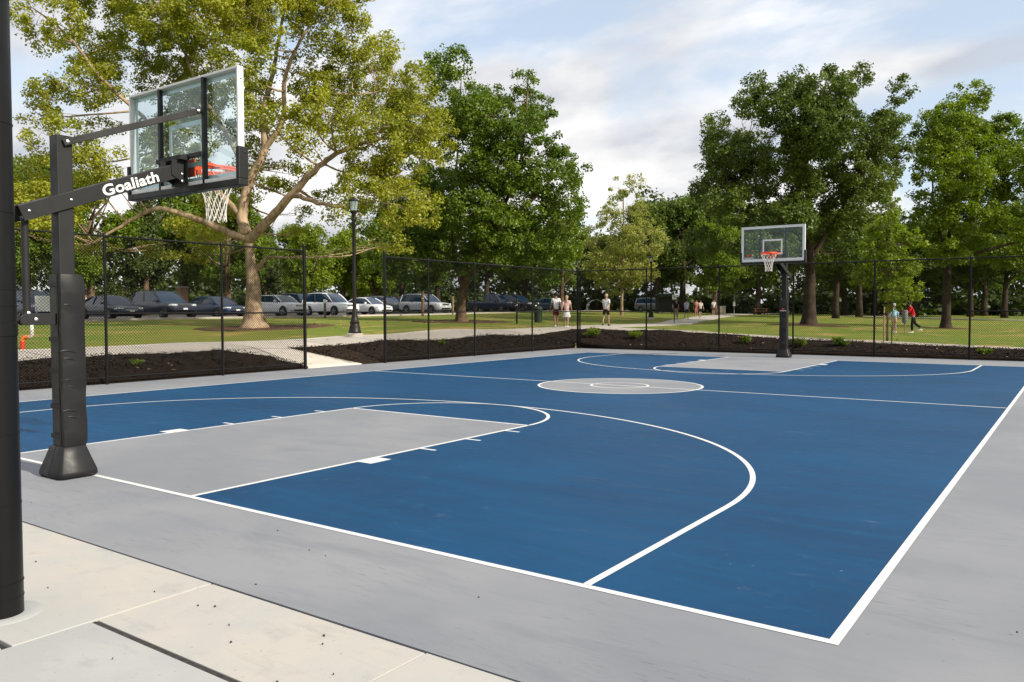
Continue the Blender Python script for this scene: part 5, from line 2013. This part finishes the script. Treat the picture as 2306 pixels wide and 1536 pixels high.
def person(px, py, d, h, heading, label, shirt, bottom, shoe, hair, skin=SK, stride=0.22, long_sleeve=False, skirt=False, long_legs=False, hair_long=False, cap=None, lean=0.0, back_leg=0.0, reach=0.0, arm_sw=1.0, bag=None):
    p = at(px, py, d)
    z = tz(p[0], p[1]) + 0.03
    R = empty('person', (p[0], p[1], z), heading, label, 'person')
    k = h / 1.75
    # joints (x right, y forward)
    hip = Vector((0, 0, .93))
    ld = Vector((0, math.sin(lean), math.cos(lean)))

    def up(q, dx=0.0, dy=0.0):
        return hip + ld * q + Vector((dx, dy, 0))
    J = {'pel': hip, 'spi': up(.20), 'che': up(.42, 0, .01), 'nek': up(.56), 'hd0': up(.64, 0, .02), 'hd1': up(.72, 0, .03), 'hd2': up(.80, 0, .015)}
    for s, n in ((-1, 'l'), (1, 'r')):
        st = stride * s
        bl = back_leg if s > 0 else 0
        J['hip' + n] = hip + Vector((.085 * s, 0, -.05))
        J['kne' + n] = Vector((.095 * s, st * .55 - bl * .15, .50))
        J['ank' + n] = Vector((.095 * s, st - .06 - bl * .75, .09 + (0.05 if st < 0 else 0) + bl * .42))
        J['toe' + n] = J['ank' + n] + Vector((0.01 * s, .17 - bl * .12, -.055 + (-.02 if st < 0 else 0) - bl * .08))
        sh = up(.48, .17 * s)
        J['sho' + n] = sh
        sw_ = -st * arm_sw
        rc = reach
        J['elb' + n] = sh + Vector((.055 * s, sw_ * .5 - .02 + rc * .18, -.27 + rc * .06))
        J['wri' + n] = J['elb' + n] + Vector((.02 * s, sw_ * .55 + .06 + rc * .20, -.235 + rc * .20))
        J['han' + n] = J['wri' + n] + Vector((0, .02 + rc * .05, -.075 + rc * .06))
    names = list(J)
    idx = {n: i for i, n in enumerate(names)}
    V = [J[n] * k for n in names]
    E_ = [(idx[a], idx[b]) for a, b in (('pel', 'spi'), ('spi', 'che'), ('che', 'nek'), ('nek', 'hd0'), ('hd0', 'hd1'), ('hd1', 'hd2'))]
    for n in 'lr':
        E_ += [(idx[a + n] if a not in idx else idx[a], idx[b + n]) for a, b in (('pel', 'hip'), ('hip', 'kne'), ('kne', 'ank'), ('ank', 'toe'), ('che', 'sho'), ('sho', 'elb'), ('elb', 'wri'), ('wri', 'han'))]
    rad = {'pel': .12, 'spi': .105, 'che': .115, 'nek': .052, 'hd0': .062, 'hd1': .082, 'hd2': .062}
    rl = {'hip': .085, 'kne': .053, 'ank': .037, 'toe': .034, 'sho': .055, 'elb': .038, 'wri': .026, 'han': .034}
    rr_ = [(rad[n] if n in rad else rl[n[:3]]) * k for n in names]
    me = skin_mesh('body', V, E_, rr_, skin, idx['pel'])
    # fingers, nose and ears join the body mesh
    fb = MB()
    for n, s in (('l', -1), ('r', 1)):
        hd = J['han' + n] * k
        dn = (J['han' + n] - J['wri' + n]).normalized()
        sd = Vector((0, 1, 0))
        for f, (o_, ln) in enumerate(((-.022, .055), (-.008, .068), (.007, .065), (.021, .05))):
            a = hd + sd * (o_ * k)
            fb.tube([a, a + dn * (.04 + ln * .5) * k, a + (dn * (.04 + ln) + Vector((-.018 * s, 0, 0))) * k], [.0095 * k, .009 * k, .006 * k], 5)
        fb.tube([hd + Vector((-.01 * s, .025, .02)) * k, hd + Vector((-.02 * s, .05, -.01)) * k, hd + Vector((-.024 * s, .052, -.045)) * k], [.011 * k, .010 * k, .006 * k], 5)
    hc = J['hd1'] * k
    fb.tube([hc + Vector((0, .075, .02)) * k, hc + Vector((0, .098, -.012)) * k, hc + Vector((0, .085, -.02)) * k], [.008 * k, .015 * k, .008 * k], 6)
    for s in (-1, 1):
        fb.tube([hc + Vector((.078 * s, -.008, .025)) * k, hc + Vector((.09 * s, -.014, .0)) * k, hc + Vector((.078 * s, -.002, -.025)) * k], [.01 * k, .015 * k, .008 * k], 5)
    fm = fb.mesh('tmp', skin, True)
    bm = bmesh.new()
    bm.from_mesh(me)
    bm.from_mesh(fm)
    bm.to_mesh(me)
    bm.free()
    me.polygons.foreach_set('use_smooth', [True] * len(me.polygons))
    link('body', me, R)
    # eyes and mouth
    for s in (-1, 1):
        b = MB()
        b.lathe([(.004, -.003), (.011, 0), (.004, .003)], 8, tuple(hc + Vector((.03 * s, .074, .022)) * k), 'y')
        b.build('eye', M['trim'], R)
    b = MB()
    b.box(tuple(hc + Vector((0, .074, -.045)) * k), (.045 * k, .012 * k, .010 * k))
    b.build('mouth', M['maroon_cloth'], R)

    def garment(name, pts, edges, radii, m, root=0):
        return link(name, skin_mesh(name, [q * k for q in pts], edges, [x * k for x in radii], m, root), R)
    # shirt
    ps = [up(-.06), J['spi'], J['che'], up(.53)]
    es = [(0, 1), (1, 2), (2, 3)]
    rs = [.148, .138, .140, .075]
    for n in 'lr':
        i = len(ps)
        el = J['sho' + n].lerp(J['elb' + n], .72)
        ps += [J['sho' + n], el]
        rs += [.074, .066]
        es += [(2, i), (i, i + 1)]
        if long_sleeve:
            ps += [J['elb' + n], J['wri' + n]]
            rs += [.052, .040]
            es += [(i + 1, i + 2), (i + 2, i + 3)]
    garment('shirt', ps, es, rs, shirt, 1)
    # shorts, trousers or skirt
    if skirt:
        b = MB()
        rings = []
        for q, r_ in ((.06, .125), (-.05, .155), (-.2, .185), (-.36, .215), (-.37, .205)):
            rings.append([((r_ * math.cos(a) + .012 * math.cos(7 * a) * (-q)) * k, (r_ * .8 * math.sin(a)) * k, (.93 + q) * k) for a in np.linspace(0, 2 * PI, 25)[:-1]])
        b.loft(rings)
        b.build('skirt', bottom, R, smooth=True)
    else:
        ps = [hip + Vector((0, 0, .05)), hip]
        es = [(0, 1)]
        rs = [.128, .138]
        for n in 'lr':
            i = len(ps)
            if long_legs:
                ps += [J['hip' + n], J['kne' + n], J['ank' + n] + Vector((0, 0, .03))]
                rs += [.105, .078, .066]
                es += [(1, i), (i, i + 1), (i + 1, i + 2)]
            else:
                ps += [J['hip' + n], J['hip' + n].lerp(J['kne' + n], .80)]
                rs += [.108, .098]
                es += [(1, i), (i, i + 1)]
        garment('trousers' if long_legs else 'shorts', ps, es, rs, bottom, 1)
    for n in 'lr':
        a, t_ = J['ank' + n], J['toe' + n]
        b = MB()
        d_ = (t_ - a)
        d_.z = 0
        d_ = d_.normalized() if d_.length > 1e-4 else Vector((0, 1, 0))
        sd = Vector((d_.y, -d_.x, 0))
        rings = []
        zb = t_.z - .034
        for f, w_, hh in ((-.075, .030, .07), (-.05, .040, .085), (.05, .045, .075), (.14, .046, .055), (.19, .034, .04)):
            c = a + d_ * f
            rings.append([Vector((c.x, c.y, zb)) * k + sd * (w_ * k), Vector((c.x, c.y, zb + hh * .6)) * k + sd * (w_ * k), Vector((c.x, c.y, zb + hh)) * k + sd * (w_ * .5 * k), Vector((c.x, c.y, zb + hh)) * k - sd * (w_ * .5 * k), Vector((c.x, c.y, zb + hh * .6)) * k - sd * (w_ * k), Vector((c.x, c.y, zb)) * k - sd * (w_ * k)])
        b.loft(rings)
        b.build('shoe', shoe, R, smooth=True, angle=60)
    # hair or cap
    b = MB()
    rings = []
    for t_ in np.linspace(0, 1, 8):
        a = t_ * PI * .5
        q = math.cos(a * .97)
        rings.append([((.092 * q * math.cos(w)) * k + hc.x, (.105 * q * math.sin(w) - .018) * k + hc.y, hc.z + (.005 + .105 * math.sin(a) - (.055 if t_ == 0 and math.sin(w) < .2 else 0)) * k) for w in np.linspace(0, 2 * PI, 17)[:-1]])
    b.loft(rings)
    if cap:
        b.prism([(hc.x + x * k, hc.y + y * k) for x, y in ((-.07, .06), (.07, .06), (.055, .16), (0, .185), (-.055, .16))], hc.z + .035 * k, hc.z + .048 * k)
    b.build('cap' if cap else 'hair', cap or hair, R, smooth=True, angle=60)
    if hair_long:
        b = MB()
        b.tube([hc + Vector((0, -.07, .04)) * k, hc + Vector((0, -.11, -.06)) * k, hc + Vector((0, -.12, -.2)) * k, hc + Vector((0, -.11, -.30)) * k], [.05 * k, .065 * k, .055 * k, .02 * k], 10)
        b.build('ponytail', hair, R, smooth=True)
    return R


M['maroon_cloth'] = cloth('maroon', (.10, .012, .014))
Cw = cloth('white', (.68, .68, .67), (.58, .60, .64))
Cw2 = cloth('off_white', (.66, .64, .58), (.50, .46, .40))
Cblk = cloth('black', (.012, .012, .014))
Cblue = cloth('light_blue', (.34, .46, .68), (.48, .56, .70))
Cpl = cloth('plaid_blue', (.14, .40, .68), (.66, .70, .70), 9)
Cred = cloth('red', (.60, .02, .03), (.48, .014, .02))
Cor = cloth('coral', (.50, .17, .13))
Cpink = cloth('pink', (.62, .36, .33), (.66, .50, .46))
Cgr = cloth('grey_print', (.16, .13, .14), (.36, .30, .30), 30)
Hdk = cloth('hair_dark', (.022, .012, .010))
Hbl = cloth('hair_blond', (.42, .29, .16))
Hgy = cloth('hair_grey', (.40, .33, .26))
SHw = cloth('shoe_white', (.6, .58, .55))
AWAY = math.radians(35)          # facing away from the camera along the path
person(1252, 738, 42, 1.80, AWAY + .2, 'person in a white shirt and dark red shorts walking on the path', Cw, M['maroon_cloth'], SHw, Hdk, SKT, stride=.16)
person(1276, 739, 41.6, 1.66, AWAY - .2, 'person in a pale pink top and white skirt walking on the path', Cpink, Cw, SHw, Hbl, SK, stride=-.24, skirt=True, hair_long=True)
person(1365, 735, 44.5, 1.76, AWAY - .5, 'grey haired person in a white shirt and black shorts walking on the path', Cw, Cblk, Cblk, Hgy, SK, stride=.20)
person(1522, 724, 66, 1.74, AWAY + PI - .3, 'person in dark clothes behind the small sign post', Cblk, Cgr, Cblk, Hdk, SKT, stride=.15, long_legs=True)
person(1546, 720, 71, 1.76, AWAY + PI + .2, 'person in a light blue shirt walking towards the camera', Cblue, cloth('navy', (.03, .04, .09)), SHw, Hdk, SK, stride=-.16)
person(1568, 717, 79, 1.72, AWAY + PI, 'person in a coral top half hidden behind a walker', Cor, Cor, SHw, Hdk, SK, stride=.14)
person(1577, 718, 76, 1.72, AWAY + PI + .1, 'person in an off white shirt and black shorts walking towards the camera', Cw2, Cblk, SHw, Hdk, SK, stride=.20)
person(1607, 711, 84, 1.72, AWAY + PI - .1, 'person in a white top, furthest along the path', Cw, cloth('brown', (.12, .07, .05)), SHw, Hdk, SK, stride=.16)
person(2013, 750, 47, 1.72, AWAY + .1, 'person in a blue plaid shirt and white cap standing on the lawn', Cpl, cloth('tan', (.50, .33, .24)), SHw, Hgy, SK, stride=.04, long_sleeve=True, cap=Cw)
person(2056, 748, 47.3, 1.86, AWAY + 1.25, 'person in a red top and black trousers leaning forward on the lawn', Cred, Cblk, SHw, Hdk, SKT, stride=-.12, long_sleeve=True, long_legs=True, lean=.28, back_leg=.3, reach=.9)


# ------------------------------------------------------------------ small things beyond the fence
def post_thing(name, label, cat, px, py, d, build):
    p = at(px, py, d)
    z = tz(p[0], p[1])
    R = empty(name, (p[0], p[1], z), math.radians(35), label, cat)
    build(R)
    return R


def sign_post(R, H_, col, sw_, sh, pw=.05):
    b = MB()
    b.box((0, 0, H_ / 2 - .1), (pw, pw, H_ + .2))
    b.build('post', col, R, bevel=.006)
    b = MB()
    b.box((0, -pw / 2 - .012, H_ - sh / 2), (sw_, .016, sh))
    s_ = b.build('sign_panel', M['sign_white'], R, bevel=.004)
    return s_


def small_sign(R):
    s_ = sign_post(R, 2.1, M['black'], .30, .34)
    for k in range(2):
        b = MB()
        b.box((-.02 + .05 * k, -.05, 1.98 - .09 * k), (.14, .004, .05))
        b.build('sign_mark', M['trim'], s_)


post_thing('sign_post', 'small white square sign on a thin black post beside the path', 'sign', 1518, 730, 58, small_sign)
post_thing('sign_post', 'short brown wooden post with a small white notice before the white utility car', 'sign', 732, 715, 55, lambda R: sign_post(R, 1.28, M['wood'], .17, .25, .13))


def plain_post(H_, w, m, cap=False):
    def f(R):
        b = MB()
        b.lathe([(w, -.2), (w * .96, H_ * .5), (w * .92, H_ - .02), (w * .6, H_)], 10)
        b.build('post', m, R, smooth=True)
        b = MB()
        b.lathe([(w * 1.12, H_ * .72), (w * 1.15, H_ * .73), (w * 1.12, H_ * .76)], 10)
        b.build('band', M['steel'], R)
    return f


post_thing('wooden_post', 'round wooden post in front of the silver car', 'post', 952, 707, 64, plain_post(1.9, .11, M['wood']))
post_thing('wooden_post', 'pale wooden post left of the maple trunk', 'post', 1020, 703, 66, plain_post(1.6, .075, M['pale_wood']))
post_thing('metal_post', 'short black post on the lawn right of the maple', 'post', 1164, 727, 47, plain_post(1.5, .05, M['black']))


def utility_pole(R):
    b = MB()
    b.tube([(0, 0, -.2), (0, 0, 2.55)], .045, 10)
    b.build('pole', M['tan'], R, smooth=True)
    b = MB()
    b.box((-.03, -.10, 1.25), (.24, .14, .50))
    b.build('meter_box', M['sign_white'], R, bevel=.02)


post_thing('utility_pole', 'thin grey pole with a small box where the path leaves the wood', 'pole', 1653, 712, 92, utility_pole)


def cabinet(w, dp, hh, m):
    def f(R):
        b = MB()
        b.box((0, 0, hh / 2 - .05), (w, dp, hh + .1))
        bd = b.build('housing', m, R, bevel=.02)
        b = MB()
        b.box((0, 0, hh + .02), (w * 1.06, dp * 1.06, .06))
        b.build('lid', m, R, bevel=.015)
        for s in (-1, 1):
            b = MB()
            b.box((s * w * .24, -dp / 2 - .008, hh * .5), (w * .42, .016, hh * .82))
            b.build('door', m, R, bevel=.006)
    return f


post_thing('utility_cabinet', 'tan metal utility cabinet right of the distant lamp post', 'cabinet', 1487, 707, 92, cabinet(.9, .7, 1.35, M['tan']))
post_thing('stone_block', 'squat tan block beside the trees left of the far hoop', 'block', 1625, 706, 98, cabinet(.85, .6, .9, M['tan']))


def bin_parts(R):
    b = MB()
    b.lathe([(.22, -.1), (.24, .05), (.26, .80), (.275, .84), (.24, .85)], 16)
    b.build('body', M['bin_green'], R, smooth=True)
    b = MB()
    b.lathe([(.28, .85), (.29, .90), (.22, 1.02), (.08, 1.08)], 16)
    b.build('lid', M['bin_green'], R, smooth=True)
    for k in range(10):
        a = 2 * PI * k / 10
        b = MB()
        b.tube([(.242 * math.cos(a), .242 * math.sin(a), .06), (.264 * math.cos(a), .264 * math.sin(a), .82)], .010, 5)
        b.build('slat', M['bin_green'], R)


M['bin_green'] = simple('bin_green', (.018, .035, .02), .6)
post_thing('trash_bin', 'dark green bin on the lawn left of the walking couple', 'bin', 1212, 716, 52, bin_parts)


def brick_pillar(px, X, hh, w, label):
    d = ray(px, 700)
    P = CP + d * ((X - CP[0]) / d[0])
    R = empty('brick_pillar', (P[0], P[1], tz(P[0], P[1])), 0, label, 'pillar', 'brick pillars behind the parking lot')
    b = MB()
    b.box((0, 0, hh / 2 - .1), (w, w, hh + .2))
    b.build('shaft', M['brick'], R, bevel=.01)
    b = MB()
    b.box((0, 0, hh + .05), (w * 1.18, w * 1.18, .10))
    b.prism([(-w * .5, hh + .10), (w * .5, hh + .10), (w * .28, hh + .18), (-w * .28, hh + .18)], -w * .5, w * .5, 'y')
    b.build('capstone', M['capstone'], R, bevel=.015)


brick_pillar(190, -58.5, 2.1, .6, 'brick pillar behind the dark navy sedan, leftmost of three')
brick_pillar(293, -58.5, 2.3, .6, 'brick pillar behind the dark sedan, middle one of three')
brick_pillar(411, -58.5, 2.4, .75, 'brick pillar behind the dark sedan and large car, rightmost of three')


def bent_pipe():
    q = on_x(68, 762, -14.9)
    R = empty('vent_pipe', (q[0], q[1], tz(q[0], q[1])), math.radians(35), 'bent pipe, white above and orange red at its bend, left of the near hoop', 'pipe')
    H_ = .78
    b = MB()
    b.tube([(.05, 0, .52), (.05, 0, .98)], .045, 12)
    b.build('upper_pipe', M['sign_white'], R, smooth=True)
    b = MB()
    b.tube(curve_pts([(.05, 0, .54), (.05, 0, .42), (.03, 0, .36), (-.04, 0, .33)], 5), .05, 12)
    b.build('joint', M['capstone'], R, smooth=True)
    b = MB()
    b.tube(curve_pts([(-.02, 0, .335), (-.12, 0, .33), (-.19, 0, .30), (-.215, 0, .22)], 5), .056, 12)
    b.build('elbow', M['pipe_orange'], R, smooth=True)
    b = MB()
    b.tube([(-.215, 0, .23), (-.22, 0, -.08)], .055, 12)
    b.build('lower_pipe', M['print_red'], R, smooth=True)


M['pipe_orange'] = simple('pipe_orange', (.72, .17, .03), .5)
bent_pipe()


def white_board():
    q = on_x(103, 716, -37.6)
    R = empty('notice_board', (q[0], q[1], tz(q[0], q[1])), math.radians(55), 'white notice board on two legs before the cars left of the near hoop pole', 'sign')
    for s in (-1, 1):
        b = MB()
        b.box((s * .42, 0, .35), (.05, .05, 1.0))
        b.build('leg', M['steel'], R)
    b = MB()
    b.box((0, 0, 1.02), (1.0, .05, .85))
    p = b.build('panel', M['sign_white'], R, bevel=.01)
    for x in (-.2, .12):
        b = MB()
        b.box((x, -.028, 1.02), (.03, .006, .8))
        b.build('rib', M['steel'], p)


white_board()


# stakes round the young tree and the shrouded stake on the lawn
for px, py, Y, hh, w, lab in ((1990, 779, 29.0, 1.45, .028, 'wooden stake left of the young tree stem'), (2008, 779, 28.9, .75, .02, 'thin dark stake right of the young tree stem')):
    q = on_y(px, py, Y)
    R = empty('stake', (q[0], q[1], tz(q[0], q[1])), 0, lab, 'stake')
    b = MB()
    b.lathe([(w, -.25), (w, hh - .03), (w * .5, hh)], 8)
    b.build('shaft', M['pale_wood'] if w > .025 else M['trim'], R, smooth=True)
    b = MB()
    b.lathe([(w * 1.2, hh * .8), (w * 1.3, hh * .81), (w * 1.2, hh * .84)], 8)
    b.build('tie', M['trim'], R)


def shrouded(R):
    b = MB()
    b.tube([(0, 0, -.2), (0, 0, .75)], .035, 8)
    b.build('stake', M['pale_wood'], R, smooth=True)
    b = MB()
    b.lathe([(.07, .60), (.13, .64), (.15, .85), (.16, 1.25), (.14, 1.36), (.04, 1.38)], 14)
    sl = b.build('sleeve', M['mesh_grey'], R, smooth=True)
    for z in (.75, .9, 1.05, 1.2, 1.3):
        b = MB()
        b.lathe([(.150, z - .008), (.163, z), (.150, z + .008)], 14)
        b.build('sleeve_ring', M['trim'], sl, smooth=True)


M['mesh_grey'] = simple('sleeve_grey', (.22, .22, .24), .8, col2=(.10, .10, .11), vscale=25)
post_thing('shrouded_stake', 'wooden stake with a grey sleeve between the two people on the lawn', 'stake', 2037, 753, 46.5, shrouded)


def picnic_table(R, s=1.0):
    b = MB()
    for k in range(4):
        b.box((0, -.27 + .18 * k, .74), (1.8, .16, .04))
    for sd in (-1, 1):
        b.box((0, sd * .68, .44), (1.8, .24, .04))
    b.build('boards', M['wood'], R, bevel=.008)
    for sx in (-.65, .65):
        for sd in (-1, 1):
            b = MB()
            beam(b, (sx, sd * .62, 0), (sx, sd * .18, .72), .08, .08)
            b.build('leg', M['wood'], R)
        b = MB()
        b.box((sx, 0, .40), (.06, 1.5, .08))
        b.build('brace', M['wood'], R)


post_thing('picnic_table', 'dark wooden picnic table under the trees left of the far hoop pole', 'table', 1712, 704, 96, picnic_table)


def shelter(R):
    for sx in (-1, 1):
        for sy in (-1, 1):
            b = MB()
            b.box((sx * .9, sy * .6, 1.0), (.09, .09, 2.1))
            b.build('post', M['trim'], R)
    b = MB()
    b.prism([(-1.1, 2.0), (1.1, 2.0), (.6, 2.22), (-.6, 2.22)], -.8, .8, 'y')
    b.build('roof', M['bin_green'], R)
    b = MB()
    b.box((0, .58, 1.0), (1.7, .04, 1.7))
    b.build('back_panel', M['trim'], R)


post_thing('shelter', 'small dark shelter with a flat roof behind the sign post', 'shelter', 1497, 706, 90, shelter)


def canopy(R):
    n = 12
    b = MB()
    ring = lambda y, o_: [((-.9 + 1.8 * i / n), y, .35 + o_ + 1.05 * math.sin(PI * (0.12 + .76 * i / n)) ** .8) for i in range(n + 1)]
    a, c = ring(-.7, 0), ring(.7, 0)
    b.loft([a + [(x, y, z - .03) for x, y, z in reversed(a)], c + [(x, y, z - .03) for x, y, z in reversed(c)]])
    b.build('cover', M['tarp'], R, smooth=True)
    for sx in (-.85, .85):
        for sy in (-.65, .65):
            b = MB()
            b.tube([(sx, sy, -.2), (sx, sy, .75)], .03, 6)
            b.build('pole', M['steel'], R)


M['tarp'] = simple('tarp_grey', (.40, .42, .47), .7, var=.25)
post_thing('canopy', 'low grey curved canopy behind the walking grey haired person', 'canopy', 1342, 706, 78, canopy)
